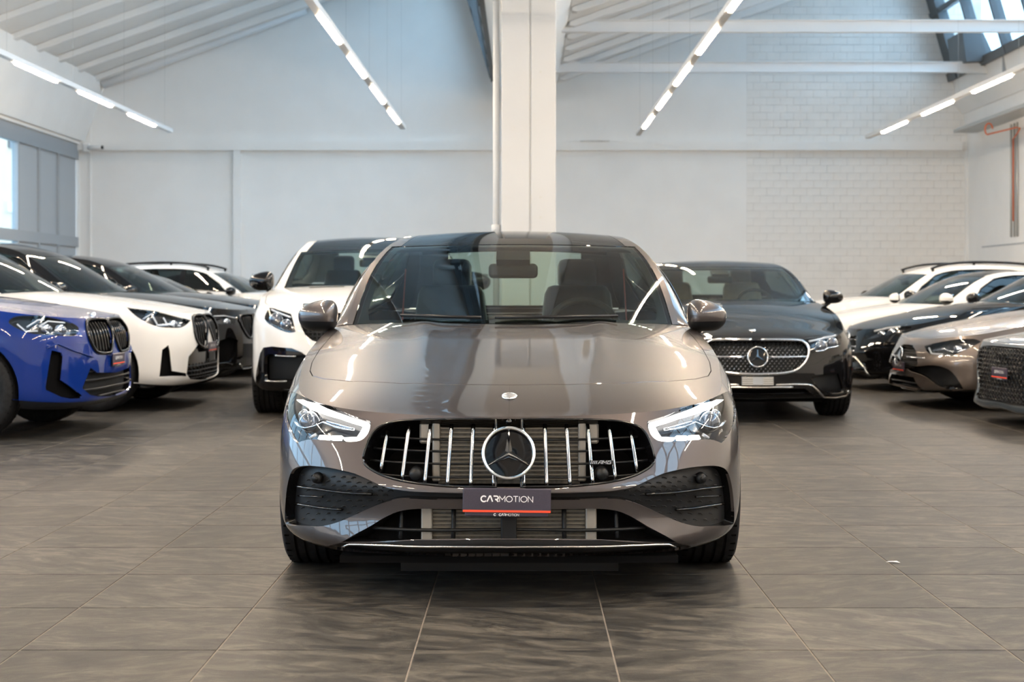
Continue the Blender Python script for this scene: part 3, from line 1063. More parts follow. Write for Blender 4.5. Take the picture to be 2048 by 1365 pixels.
    def front_uv(s, x_, z_):
        x = np.array([abs(x_), 3.0])
        for _ in range(14):
            p0 = s.S(x[None])[0]
            J = np.stack([(s.S((x + [.004, 0])[None])[0] - p0)[[0, 2]] / .004, (s.S((x + [0, .02])[None])[0] - p0)[[0, 2]] / .02], 1)
            d = np.array([abs(x_), z_]) - p0[[0, 2]]
            x = x + np.clip(np.linalg.lstsq(J, d, rcond=None)[0], [-.2, -.8], [.2, .8])
            x[1] = min(max(x[1], 0), s.R - 1); x[0] = max(x[0], 0)
        return x

    # ---- body
    def arch(s, y):
        ra = s.T['rw'] + s.T.get('gap', .045)
        pts = []
        for a in np.linspace(-.35, PI + .35, 26):
            yy, zz = y + ra * math.cos(a), s.T['rw'] + ra * math.sin(a)
            pts.append((yy, zz))
        uv = []
        for yy, zz in pts:
            q = s.side_uv(yy, zz)
            if q[1] > .02: uv.append(q)
        uv = np.array(uv)
        uv = np.concatenate([[[uv[0, 0], -.6]], uv, [[uv[-1, 0], -.6]]])
        return uv

    def body(s, mat, lip=None, glassm=None, roofm=None, trim=None, lipmat=None, side_lip=None, bonnet_poly=None, archmat=None, backglass=None, pill=None):
        T = s.T; top = s.R - 1.0
        lip = .9 if lip is None else lip
        yF = T['C'][0][0] + .28
        uF = s.u_of_y(yF); a1, a2 = s.arch(T['axle']), s.arch(T['axle'] + T['wb'])
        yM = .5 * (yF + T['axle'] + T['wb']) + .18
        uM = s.u_of_y(yM); uR = s.u_of_y(T['axle'] + T['wb'] - T['rw'] - .10)
        gp = .003
        z0 = lip
        # front panel, sides, rear
        s.patch('front_panel', 'S', [(0, z0), (uF - gp, z0), (uF - gp, top), (0, top)], mat, [h_ for h_ in s.holes] + [a1], rim=0.012)
        s.patch('front_door', 'S', [(uF + gp, z0), (uM - gp, z0), (uM - gp, top), (uF + gp, top)], mat, [], rim=.012, sides='each')
        s.patch('rear_door', 'S', [(uM + gp, z0), (uR - gp, z0), (uR - gp, top), (uM + gp, top)], mat, [], rim=.012, sides='each')
        s.patch('rear_panel', 'S', [(uR + gp, z0), (s.U, z0), (s.U, top), (uR + gp, top)], mat, [a2], rim=.012)
        lm = lipmat or M['black_plastic']
        s.patch('front_lip', 'S', [(0, 0), (a1[:, 0].min() - .0, 0), (a1[:, 0].min() - .0, z0 - .02), (0, z0 - .02)], lm, [a1], off=-.004)
        sl = side_lip or lm
        s.patch('side_sill', 'S', [(a1[:, 0].max(), 0), (a2[:, 0].min(), 0), (a2[:, 0].min(), z0 - .02), (a1[:, 0].max(), z0 - .02)], sl, [a1, a2], off=-.004, sides='each')
        s.patch('rear_lip', 'S', [(a2[:, 0].max(), 0), (s.U, 0), (s.U, z0 - .02), (a2[:, 0].max(), z0 - .02)], lm, [a2], off=-.004)
        s.patch('inner_shell', 'S', [(uF - .1, .3), (s.U, .3), (s.U, top), (uF - .1, top)], M['dark'], [a2], off=-.022, step=.12)
        for yy in (T['axle'], T['axle'] + T['wb']):
            ra = T['rw'] + .05
            for sd in (1, -1):
                mb = MB()
                an = np.linspace(-.25, PI + .25, 20); V = []
                for a in an:
                    for xx in (T['w'] - .06, T['w'] - .42):
                        V.append((sd * xx, yy + ra * math.cos(a), T['rw'] + ra * math.sin(a)))
                mb.add(V, [(2 * i, 2 * i + 1, 2 * i + 3, 2 * i + 2) for i in range(19)])
                mb.build('wheel_housing', M['dark'], s.root)
        # arch edge bead
        if archmat:
            for a in (a1, a2):
                s.line('arch_trim', a[1:-1], .016, archmat, .004, sides='each', flat=.7)
        zf = T.get('floor', .22)
        MB().box(-T['w'] + .36, T['w'] - .36, .22, T['L'] - .22, zf - .03, zf + .06).build('underbody', M['dark'], s.root)
        MB().box(-T['w'] + .12, T['w'] - .12, T['axle'] + T['rw'] + .1, T['axle'] + T['wb'] - T['rw'] - .1, zf - .02, zf + .05).build('floor_pan', M['dark'], s.root)
        # bonnet
        yc = T['C'][0][0]
        ya = s.Ak[0, 1]
        f_edge = s.Ef[(s.Ef[:, 1] < ya)]
        rear = [(q * s.Ak[0, 0] * 1.05, yc + (ya - yc) * q * q) for q in np.linspace(1, 0, 9)]
        outline = [(p[0], p[1]) for p in f_edge[::6]] + rear
        outline = np.array(outline)
        if bonnet_poly is None:
            ins = []
            for p in f_edge[::6]:
                if p[1] < f_edge[0, 1] + .06 and p[0] < .45: ins.append((p[0], p[1] + .025))
                else: ins.append((max(p[0] - .05, 0), p[1] + .03))
            bonnet_poly = np.array(ins + [(x_ * .985, y_ - .05) for x_, y_ in rear])
        bonnet_poly = np.asarray(bonnet_poly)
        s.bonnet_poly = bonnet_poly
        s.patch('bonnet', 'T', bonnet_poly, mat, step=s.fine, rim=.012)
        hb = bonnet_poly.copy()
        ctr = hb.mean(0)
        big = []
        for p in hb:
            d = p - np.array([0, ctr[1]]); l = np.linalg.norm(d); e = d / l * .004
            big.append((p[0] + e[0] if p[0] > 1e-4 else -.02, p[1] + e[1]))
        s.patch('wing_top', 'T', outline, mat, [np.array(big)], off=-.0008, rim=0)
        s.patch('under_bonnet', 'T', outline, M['dark'], [], off=-.016, step=.1)
        wpr = [(x_, y_ - .055) for x_, y_ in rear]
        cow = [(x_ * .99, y_ - .06) for x_, y_ in rear] + [(x_ * .99, y_ + .05) for x_, y_ in rear[::-1]]
        s.patch('cowl_panel', 'T', cow, M['black_plastic'], [], off=-.012, step=.08)
        # greenhouse: one continuous top surface cut into screen, roof, rear window
        sA, sR0, sR1 = T.get('sA', 2.05), T.get('sR0', 5.3), T.get('sR1', 5.45)
        wm = glassm or M['windscreen']
        top_s = s.nS - 1.0
        s.patch('windscreen', 'R', [(0, .02), (.93, .02), (.93, sA), (0, sA)], wm, step=.06)
        s.patch('windscreen_border', 'R', [(0, 0), (.955, 0), (.955, sA + .02), (0, sA + .02)], M['gloss_black'],
                [np.array([(-.05, .10), (.86, .10), (.885, .3), (.885, sA - .16), (.86, sA - .07), (-.05, sA - .07)])], off=-.003, step=.06)
        s.patch('windscreen_pillar', 'R', [(.958, 0), (1, 0), (1, sA + .05), (.958, sA + .05)], pill or mat, sides='each', step=.05)
        s.patch('roof', 'R', [(0, sA + .04), (.88 if roofm else 1, sA + .04), (.88 if roofm else 1, sR0), (0, sR0)], roofm or mat, rim=.01, step=.06)
        if roofm:
            s.patch('roof_rail', 'R', [(.885, sA + .06), (1, sA + .06), (1, sR0), (.885, sR0)], pill or mat, sides='each', step=.05)
        s.patch('headliner', 'R', [(0, sA + .1), (.97, sA + .1), (.97, sR0), (0, sR0)], M['dark'], off=-.04, step=.12)
        s.patch('rear_window', 'R', [(0, sR1), (.72, sR1), (.72, top_s - .3), (0, top_s - .3)], backglass or M['windscreen'], step=.08)
        s.patch('rear_window_frame', 'R', [(0, sR0 + .01), (1, sR0 + .01), (1, top_s), (0, top_s)], mat,
                [np.array([(-.05, sR1 + .02), (.70, sR1 + .02), (.70, top_s - .32), (-.05, top_s - .32)])], step=.08)
        # sides of the cabin
        dlo = np.array(T['dlo'])
        s.patch('cabin_side', 'G', [(.02, 0), (top_s - .05, 0), (top_s - .05, 1), (.02, 1)], pill or mat, [dlo], sides='each', step=.06, rim=.01)
        s.patch('side_window', 'G', dlo, M['side_glass'] if not T.get('privacy') else M['priv_glass'], off=-.006, sides='each', step=.06)
        s.line('window_trim', dlo, .008, trim or M['gloss_black'], .003, 'G', sides='each', closed=True)
        sb = T.get('sB', 3.7)
        s.patch('window_pillar', 'G', [(sb, .06), (sb + .22, .06), (sb + .16, .93), (sb - .04, .93)], M['gloss_black'], off=-.002, sides='each', step=.06)
        # rear deck
        yr = T['C'][-1][0]; ye = s.Ak[-1, 1]
        back = s.Er[s.Er[:, 1] > ye]
        if len(back) > 8:
            zc2 = T['C'][-1][1]; yend = back[-1, 1]; zend = back[-1, 2]
            n_q, n_t = 9, 8; V = []
            for i in range(n_t + 1):
                t = i / n_t
                k = int(t * (len(back) - 1) * .85)
                ex, ey, ez = back[k]
                cy = yr + (yend - yr) * t; cz = zc2 + (zend - zc2) * t + .02 * math.sin(PI * t)
                for j in range(n_q):
                    q = -1 + 2 * j / (n_q - 1)
                    V.append((q * ex, cy + (ey - cy) * q * q, cz + (ez - cz) * q * q))
            F_ = [(i * n_q + j, i * n_q + j + 1, (i + 1) * n_q + j + 1, (i + 1) * n_q + j) for i in range(n_t) for j in range(n_q - 1)]
            obj('boot_lid', new_mesh('boot_lid', V, F_, smooth=True), mat, s.root)
        # tail lamps, handles
        ut = s.U - .15
        s.patch('tail_lamp', 'S', [(s.U - .85, top - 1.5), (s.U - .25, top - 1.5), (s.U - .25, top - .8), (s.U - .80, top - .7)], M['tail'], off=.004, sides='each', rim=.01)
        for uu in (uM - .22, uR - .12):
            for sd in (1, -1):
                p = s.S([[uu, top - .7]])[0]
                MB().rbox(sd * (p[0] - .01), sd * (p[0] + .035), p[1] - .10, p[1] + .10, p[2] - .016, p[2] + .016, .012, 2).build('door_handle', mat, s.root, smooth=True)

    def wheels(s, rim=None, steer=0.0):
        T = s.T
        key = (T['rw'], T['tw'], (rim or M['rim']).name)
        if key not in WHEELS: WHEELS[key] = wheel_meshes(T['rw'], T['tw'], rim or M['rim'])
        for yy in (T['axle'], T['axle'] + T['wb']):
            for sd in (1, -1):
                wo = empty('wheel', (sd * (T['w'] - T['tw'] / 2 - T.get('win', .012)), yy, T['rw'] * .985), (0 if sd > 0 else PI) + (steer if yy == T['axle'] else 0), s.root)
                for nm, me in WHEELS[key]:
                    o_ = obj(nm, me, None, wo)
                    if nm == 'tread_sipes': tag(o_, kind='stuff')

    def mirrors(s, pos, size, mat, low=None, arm=(.16, .02, -.06)):
        """door mirrors: shaped housing, dark lower shell, glass, stalk"""
        a, b, c_ = size
        for sd in (1, -1):
            mo = empty('door_mirror', (sd * pos[0], pos[1], pos[2]), 0, s.root)
            up, dn = MB(), MB()
            nu, nv = 60, 32
            V = []
            for i in range(nv + 1):
                ph = -PI / 2 + PI * i / nv
                for j in range(nu):
                    th = 2 * PI * j / nu
                    cx, cy, cz = math.cos(ph) * math.cos(th), math.cos(ph) * math.sin(th), math.sin(ph)
                    x = math.copysign(abs(cx) ** (.75 if cx > 0 else .5), cx); z = math.copysign(abs(cz) ** .8, cz); y = cy
                    if y > 0: y *= .35
                    outer_ = (x + 1) / 2
                    zz = z * (1 - .52 * outer_ ** 1.8 * (1 if z > 0 else .2)) - .10 * (1 - outer_) * 0
                    yy = y * (1 - .18 * outer_) + .25 * outer_ ** 2
                    V.append((sd * a * x, b * yy, c_ * zz))
            for i in range(nv):
                for j in range(nu):
                    j2 = (j + 1) % nu
                    f = (i * nu + j, i * nu + j2, (i + 1) * nu + j2, (i + 1) * nu + j)
                    zc_ = sum(V[k][2] for k in f) / 4
                    (dn if zc_ < -.38 * c_ else up).add([V[k] for k in f], [(0, 1, 2, 3)])
            for mb, nm, mt in ((up, 'housing', mat), (dn, 'lower_shell', low or M['black_plastic'])):
                bm = bmesh.new(); vl = [bm.verts.new(p) for p in mb.v]
                for f in mb.f:
                    try: bm.faces.new([vl[k] for k in f])
                    except ValueError: pass
                bmesh.ops.remove_doubles(bm, verts=bm.verts[:], dist=1e-5); bmesh.ops.recalc_face_normals(bm, faces=bm.faces[:])
                me = bpy.data.meshes.new(nm); bm.to_mesh(me); bm.free()
                me.polygons.foreach_set('use_smooth', [True] * len(me.polygons))
                obj(nm, me, mt, mo)
            MB().rbox(-a * .8, a * .8, b * .36, b * .40, -c_ * .7, c_ * .7, .008, 2).build('mirror_glass', M['mirror'], mo)
            MB().tube([(-sd * a * .35, b * .05, -c_ * .75), (-sd * (a * .8), b * .1, -c_ * .95 + arm[2] * .35), (-sd * (a + arm[0]), arm[1], -c_ + arm[2])], [.028, .03, .036], 10, flat=.8).build('stalk', M['black_plastic'], mo, smooth=True)

    def cabin(s, seat=None, wheel_x=.36, belt=None, rear=True):
        """dashboard, steering wheel, seats, interior mirror seen through the glass"""
        T = s.T; C = T['C']; seat = seat or M['seat_black']
        yb, zb = C[0]; yt, zt = C[2]
        w_ = T['w']
        zd = zb - .02
        MB().prism([(yb + .12, zd - .06), (yb + .42, zd + .005), (yb + .62, zd - .01), (yb + .70, zd - .14), (yb + .55, zd - .45), (yb + .1, zd - .45)], -w_ + .16, w_ - .16, 'yz').build('dashboard', M['seat_black'], s.root)
        cx = wheel_x
        ring = [(cx + .185 * math.cos(t), yb + .86 + .07 * math.sin(t), zd - .04 + .165 * math.sin(t)) for t in np.linspace(0, 2 * PI, 28, endpoint=False)]
        sw = MB().tube(ring, .017, 8, closed=True)
        sw.tube([(cx - .17, yb + .86, zd - .04), (cx + .17, yb + .86, zd - .04)], .02, 6)
        sw.tube([(cx, yb + .86, zd - .04), (cx, yb + .66, zd - .12)], .05, 8)
        sw.build('steering_wheel', M['seat_black'], s.root, smooth=True)
        sy = yb + 1.35
        key = seat.name
        zs = T.get('seat_z', zb - .50)
        for sx in (-.37, .37):
            so = empty('front_seat', (sx, sy, zs), 0, s.root)
            tilt = Matrix.Translation((0, .40, .10)) @ Matrix.Rotation(-.36, 4, 'X')
            MB().rbox(-.26, .26, -.18, .45, -.02, .14, .05, 2).build('cushion', seat, so, smooth=True)
            bk = MB().rbox(-.25, .25, -.06, .08, .0, .62, .06, 2, None)
            bk.v = [tuple(tilt @ Vector((x * (1 - .26 * max(0, z - .2) / .42), y + .03 * (abs(x) / .25) ** 2 * -1, z))) for x, y, z in bk.v]
            bk.build('backrest', seat, so, smooth=True)
            MB().rbox(-.115, .115, -.03, .06, .60, .80, .045, 2, tilt).build('headrest', seat, so, smooth=True)
            if belt: MB().tube([(math.copysign(.27, sx), .60, .78), (math.copysign(.30, sx), .50, .2)], .02, 6, flat=.2).build('seat_belt', belt, so)
        if rear:
            MB().rbox(-w_ + .25, w_ - .25, sy + 1.0, sy + 1.25, zs, zs + .50, .06, 2).build('rear_seat', seat, s.root, smooth=True)
        p = s.Rf([[0, T.get('sA', 2.05) - .42]])[0]
        MB().rbox(-.125, .125, p[1] + .10, p[1] + .15, p[2] - .105, p[2] - .03, .022, 3).build('interior_mirror', M['black_plastic'], s.root, smooth=True)
        q2 = s.Rf([[0, T.get('sA', 2.05) - .12]])[0]
        MB().prism([(p[1] + .03, p[2] - .012), (q2[1] + .03, q2[2] - .012), (q2[1] + .12, q2[2] - .03), (p[1] + .10, p[2] - .04)], -.085, .085, 'yz').build('sensor_housing', M['black_plastic'], s.root)

    def star(s, z, r, x=0.0, off=.012, y=None, tilt=0.0, disc=True):
        """three-pointed star in a ring on the nose"""
        if r not in STAR: STAR[r] = star_meshes(r)
        if y is None:
            q = s.front_uv(0.0, z); p = s.S(q[None])[0]; y = p[1]
        e = empty('star_emblem', (x, y - off, z), 0, s.root)
        e.rotation_euler = (tilt, 0, 0)
        for nm, me in STAR[r]:
            if nm == 'backing_disc' and not disc: continue
            obj(nm, me, None, e)

    def plate(s, z, y=None, scale=1.0, off=.014, tilt=0.0, x=0.0):
        if not PLATE: PLATE['m'] = plate_meshes()
        if y is None:
            q = s.front_uv(0.0, z); y = s.S(q[None])[0, 1]
        e = empty('number_plate', (x, y - off, z), 0, s.root)
        e.rotation_euler = (tilt, 0, 0); e.scale = (scale,) * 3
        for nm, me in PLATE['m']: obj(nm, me, None, e)
        return e

    def lamp(s, poly, depth=.05, guides=(), projectors=(), lit=False, step=None, chrome=True):
        """headlamp set into an opening: bowl, reflector parts, light guides, clear cover"""
        s.holes.append(np.asarray(poly))
        es = [empty('headlamp', (0, 0, 0), 0, s.root), empty('headlamp', (0, 0, 0), 0, s.root)]
        s.walls('bezel', poly, 0, depth, M['gloss_black'], es, 'each', step)
        s.patch('bowl', 'S', poly, M['lamp_dark'], off=-depth, parent=es, sides='each', step=step)
        for g_ in guides:
            s.patch('light_guide', 'S', g_, M['drl'] if lit else M['drl_off'], off=-.014, parent=es, sides='each', step=(step or s.fine) * .5, rim=.016)
        for q, r in projectors:
            p = s.S(q[None])[0]; n = s.nS_(q[None])[0]; c0 = p - n * (depth - .012)
            for i, sd in enumerate((1, -1)):
                MB().lathe([(.03, r * 1.02), (-.016, r * 1.0), (-.016, r * .86)], 20, 'y', (c0[0] * sd, c0[1], c0[2])).build('reflector_ring', M['lamp_chrome'], es[i], smooth=True)
                prof = [(-.012 - .028 * math.cos(t), max(r * .86 * math.sin(t), 1e-4)) for t in np.linspace(0, PI / 2, 7)]
                MB().lathe(prof, 20, 'y', (c0[0] * sd, c0[1], c0[2])).build('projector', M['projector'], es[i], smooth=True)
        s.patch('clear_cover', 'S', poly, M['lens'], off=-.001, parent=es, sides='each', step=step)
        return es

    def opening(s, name, poly, depth, mat=None, wall=None, sides='both', step=None, back=True):
        s.holes.append(np.asarray(poly))
        e = empty(name, (0, 0, 0), 0, s.root) if sides == 'both' else [empty(name, (0, 0, 0), 0, s.root) for _ in (0, 1)]
        s.walls('surround', poly, 0, depth, wall or M['gloss_black'], e, sides, step)
        if back: s.patch('backing', 'S', poly, mat or M['black_mesh'], off=-depth, parent=e, sides=sides, step=step)
        return e

    def slats(s, poly, n, off, r, mat, name='slat', parent=None, us=None, vert=True, flat=1.0, sides='each', margin=.0):
        """bars across an opening, each one a piece of its own"""
        poly = np.asarray(poly)
        lo, hi = poly.min(0), poly.max(0)
        ax = 0 if vert else 1
        cs_ = us if us is not None else [lo[ax] + (hi[ax] - lo[ax]) * (k + .5) / n for k in range(n)]
        for c0 in cs_:
            t = np.linspace(lo[1 - ax], hi[1 - ax], 160)
            P = np.stack([np.full(160, c0), t], 1) if vert else np.stack([t, np.full(160, c0)], 1)
            ok = in_poly(P, poly)
            if ok.sum() < 6: continue
            a, b = t[ok][0], t[ok][-1]
            mgn = margin * (b - a); a += mgn; b -= mgn
            pl = [(c0, a), (c0, b)] if vert else [(a, c0), (b, c0)]
            s.line(name, pl, r, mat, off, parent=parent, sides=sides, flat=flat)


def wheel_meshes(r, tw, rim):
    h = tw / 2
    pr = [(-h * .80, r * .70), (-h * .98, r * .78), (-h, r * .86), (-h * .97, r * .93), (-h * .88, r * .978), (-h * .80, r * .992)]
    gv = [-.50, -.18, .18, .50]
    for g_ in gv:
        a = g_ * h
        pr += [(a - .006, r), (a - .005, r - .011), (a + .005, r - .011), (a + .006, r)]
    pr += [(h * .80, r * .992), (h * .88, r * .978), (h * .97, r * .93), (h, r * .86), (h * .98, r * .78), (h * .80, r * .70)]
    tyre = MB().lathe(pr, 64, 'x').mesh('tyre', True, 40); tyre.materials.append(M['rubber'])
    # shoulder sipes
    sp = MB()
    for k in range(44):
        a = 2 * PI * k / 44
        mt = Matrix.Rotation(a, 4, 'X')
        for sd in (1, -1):
            sp.box(sd * h * .60, sd * h * .86, -.004, .004, r * .985, r * .9945, mt)
    sip = sp.mesh('tread_sipes'); sip.materials.append(M['dark'])
    rr = r * .715
    b = MB().lathe([(h * .84, rr), (h * .78, rr * .955), (-h * .7, rr * .93), (-h * .7, rr)], 48, 'x')
    barrel = b.mesh('rim_barrel', True, 35); barrel.materials.append(rim)
    spk = MB()
    for k in range(5):
        for d in (-.13, .13):
            mt = Matrix.Rotation(2 * PI * k / 5 + d, 4, 'X')
            spk.add([tuple(mt @ Vector(p)) for p in [(h * .62, -.022, .05), (h * .62, .022, .05), (h * .76, .016, rr * .96), (h * .76, -.016, rr * .96),
                                                    (h * .30, -.026, .05), (h * .30, .026, .05), (h * .55, .02, rr * .96), (h * .55, -.02, rr * .96)]],
                    [(0, 1, 2, 3), (4, 7, 6, 5), (0, 3, 7, 4), (1, 5, 6, 2), (3, 2, 6, 7)])
    spk.lathe([(h * .70, .0005), (h * .70, .045), (h * .62, .06), (h * .2, .065)], 20, 'x')
    spokes = spk.mesh('rim_spokes', False); spokes.materials.append(rim)
    dsc = MB().lathe([(-.0, .05), (-.0, rr * .80), (-.02, rr * .80), (-.02, .05)], 32, 'x').mesh('brake_disc', True, 30); dsc.materials.append(M['steel_grey'])
    return [('tyre', tyre), ('tread_sipes', sip), ('rim_barrel', barrel), ('rim_spokes', spokes), ('brake_disc', dsc)]


def star_meshes(r):
    disc = MB().lathe([(.004, .0005), (.0, r * .5), (.004, r * .93)], 40, 'y').mesh('backing_disc', True); disc.materials.append(M['gloss_black'])
    t = r * .066
    pr = [(-.010 + t * math.cos(a), r * .94 + t * math.sin(a)) for a in np.linspace(0, 2 * PI, 10, endpoint=False)]
    ring = MB().lathe(pr, 56, 'y', closed=True).mesh('ring', True); ring.materials.append(M['chrome'])
    st = MB()
    for k in range(3):
        a = PI / 2 + 2 * PI * k / 3
        c_, s_ = math.cos(a), math.sin(a)
        tip = (r * .92 * c_, -.006, r * .92 * s_)
        a2 = a + PI / 3; a3 = a - PI / 3
        q = r * .15
        i1 = (q * math.cos(a2), -.004, q * math.sin(a2)); i2 = (q * math.cos(a3), -.004, q * math.sin(a3))
        top_ = (0, -.024, 0)
        st.add([tip, i1, top_, i2, (0, -.002, 0)], [(0, 1, 2), (0, 2, 3), (0, 4, 1), (0, 3, 4)])
    star = st.mesh('star'); star.materials.append(M['chrome'])
    return [('backing_disc', disc), ('ring', ring), ('star', star)]


# stroke lettering for the plates: polylines on a unit-height box
def arc(cx, cy, rx, ry, a0, a1, n=14):
    return [(cx + rx * math.cos(math.radians(a0 + (a1 - a0) * k / n)), cy + ry * math.sin(math.radians(a0 + (a1 - a0) * k / n))) for k in range(n + 1)]


GLY = {
    'C': (.92, [arc(.52, .5, .50, .5, 42, 318)]),
    'A': (.98, [[(0, 0), (.46, 1), (.62, 1), (.98, 0)]]),
    'R': (.88, [[(.0, 1), (.55, 1)] + arc(.55, .71, .29, .29, 90, -90, 8)[1:] + [(.28, .42)], [(.46, .42), (.86, 0)]]),
    'M': (1.04, [[(.04, 0), (.04, 1), (.52, .38), (1.0, 1), (1.0, 0)]]),
    'O': (1.12, [arc(.56, .5, .54, .5, 0, 360, 24)]),
    'T': (.84, [[(0, 1), (.84, 1)], [(.42, 1), (.42, 0)]]),
    'I': (.16, [[(.08, 0), (.08, 1)]]),
    'N': (.90, [[(.04, 0), (.04, 1), (.86, 0), (.86, 1)]]),
    'G': (1.0, [arc(.52, .5, .50, .5, 42, 330) + [(.98, .45), (.6, .45)]]),
}


def ribbon(mb, pts, wd, y):
    P = np.array(pts, float); n = len(P); closed = np.allclose(P[0], P[-1])
    if closed: P = P[:-1]; n -= 1
    V = []
    for i in range(n):
        a = P[(i - 1) % n] if (closed or i) else P[i]; b = P[(i + 1) % n] if (closed or i < n - 1) else P[i]
        d1 = P[i] - a; d2 = b - P[i]
        l1, l2 = np.linalg.norm(d1), np.linalg.norm(d2)
        t1 = d1 / l1 if l1 > 1e-9 else d2 / l2
        t2 = d2 / l2 if l2 > 1e-9 else t1
        t = t1 + t2; t /= max(np.linalg.norm(t), 1e-6)
        nn = np.array([-t[1], t[0]]); k = wd / 2 / max(.45, abs(nn @ np.array([-t1[1], t1[0]])))
        V += [tuple(P[i] + nn * k), tuple(P[i] - nn * k)]
    F_ = []
    for i in range(n if closed else n - 1):
        j = (i + 1) % n
        F_.append((2 * i, 2 * i + 1, 2 * j + 1, 2 * j))
    mb.add([(x, y, z) for x, z in V], F_)


def lettering(mb, text, x0, z0, hgt, bold, thin, y, nb=3, gap=.16):
    x = x0
    for i, ch in enumerate(text):
        wd, st = GLY[ch]
        for pl in st:
            ribbon(mb, [(x + a * hgt, z0 + b * hgt) for a, b in pl], (bold if i < nb else thin) * hgt, y)
        x += (wd + gap) * hgt
    return x


def text_width(text, hgt, gap=.16): return sum(GLY[c_][0] + gap for c_ in text) * hgt - gap * hgt


def plate_meshes():
    W, H = .306, .085
    b = MB().rbox(-W / 2, W / 2, -.004, .004, -.5 * H + .004, .5 * H, .0038, 1)
    board = b.mesh('board'); board.materials.append(M['plate'])
    hld = MB().rbox(-W / 2 + .008, W / 2 - .008, .0, .010, -.5 * H - .014, .5 * H - .01, .004, 1).mesh('holder'); hld.materials.append(M['plate'])
    red = MB().box(-W / 2 + .001, W / 2 - .001, -.0052, -.003, -.5 * H + .002, -.5 * H + .0095).mesh('stripe'); red.materials.append(M['plate_red'])
    hgt = .0195
    tw = text_width('CARMOTION', hgt)
    t1 = MB(); lettering(t1, 'CARMOTION', -tw / 2 + .0005, -.004, hgt, .24, .13, -.0048)
    l1 = t1.mesh('lettering'); l1.materials.append(M['plate_txt'])
    t2 = MB(); h2 = .0075; tw2 = text_width('CARMOTION', h2)
    lettering(t2, 'CARMOTION', -tw2 / 2 + .008, -.5 * H - .0105, h2, .26, .15, -.0012)
    l2 = t2.mesh('small_lettering'); l2.materials.append(M['plate_txt'])
    t3 = MB(); lettering(t3, 'C', -tw2 / 2 - .010, -.5 * H - .0105, h2, .3, .3, -.0012)
    l3 = t3.mesh('small_symbol'); l3.materials.append(M['plate_txt'])
    return [('board', board), ('holder', hld), ('stripe', red), ('lettering', l1), ('small_lettering', l2), ('small_symbol', l3)]


M['tail'] = plain('tail_lamp', (.25, .01, .01), .15, coat=1.0)


# ---- body templates (car frame: nose at y = 0, x to the side, z up)
def sedan():
    return dict(
        L=4.69, w=.915, axle=.93, wb=2.73, rw=.325, tw=.235, floor=.20,
        plan=[(0, 0), (.25, .012), (.45, .05), (.62, .12), (.76, .24), (.85, .40), (.89, .58), (.905, .80), (.915, .95), (.915, 1.3), (.90, 2.0),
              (.905, 3.0), (.915, 3.65), (.90, 4.1), (.82, 4.45), (.6, 4.62), (.3, 4.68), (0, 4.69)],
        profs={0: [(.165, .09), (.205, .0), (.30, .012), (.40, .004), (.47, .03), (.57, .075), (.654, .13)],
               3: [(.165, .08), (.205, .0), (.30, .008), (.40, .002), (.48, .022), (.58, .065), (.67, .12)],
               5: [(.18, .05), (.23, .01), (.32, 0), (.42, 0), (.52, .006), (.62, .032), (.70, .085)],
               8: [(.19, .06), (.25, .03), (.36, .012), (.48, .004), (.60, 0), (.72, .010), (.80, .055)],
               10: [(.20, .07), (.28, .04), (.40, .03), (.52, .02), (.65, .005), (.80, 0), (.92, .035)],
               12: [(.20, .07), (.28, .03), (.40, .01), (.54, .0), (.68, 0), (.84, .01), (.97, .05)],
               17: [(.25, .10), (.32, .03), (.45, 0), (.60, 0), (.76, .01), (.90, .02), (1.0, .06)]},
        ze=[(.10, .650), (.13, .656), (.22, .672), (.34, .692), (.5, .715), (.66, .745), (.87, .788), (1.2, .845), (1.6, .90), (2, .935), (3, .96), (3.8, .985), (4.3, .99), (4.62, .965)],
        zc=[(.10, .642), (.13, .656), (.22, .694), (.42, .756), (.70, .815), (.95, .862), (1.3, .918), (1.62, .957), (2.1, .98)],
        C=[(1.60, .955), (2.0, 1.155), (2.40, 1.335), (2.75, 1.42), (3.05, 1.435), (3.45, 1.405), (3.85, 1.28), (4.2, 1.08), (4.35, 1.0)],
        A=[(.80, 1.97, .945), (.75, 2.24, 1.17), (.665, 2.50, 1.325), (.585, 2.78, 1.395), (.56, 3.1, 1.41), (.56, 3.5, 1.385), (.58, 3.88, 1.26), (.63, 4.18, 1.09), (.68, 4.32, 1.0)],
        dlo=[(1.0, .10), (2.2, .08), (3.5, .08), (5.2, .08), (6.1, .14), (6.5, .35), (5.9, .72), (5.0, .86), (3.4, .88), (2.4, .85), (1.6, .66)],
        sB=3.55, sv=.085)


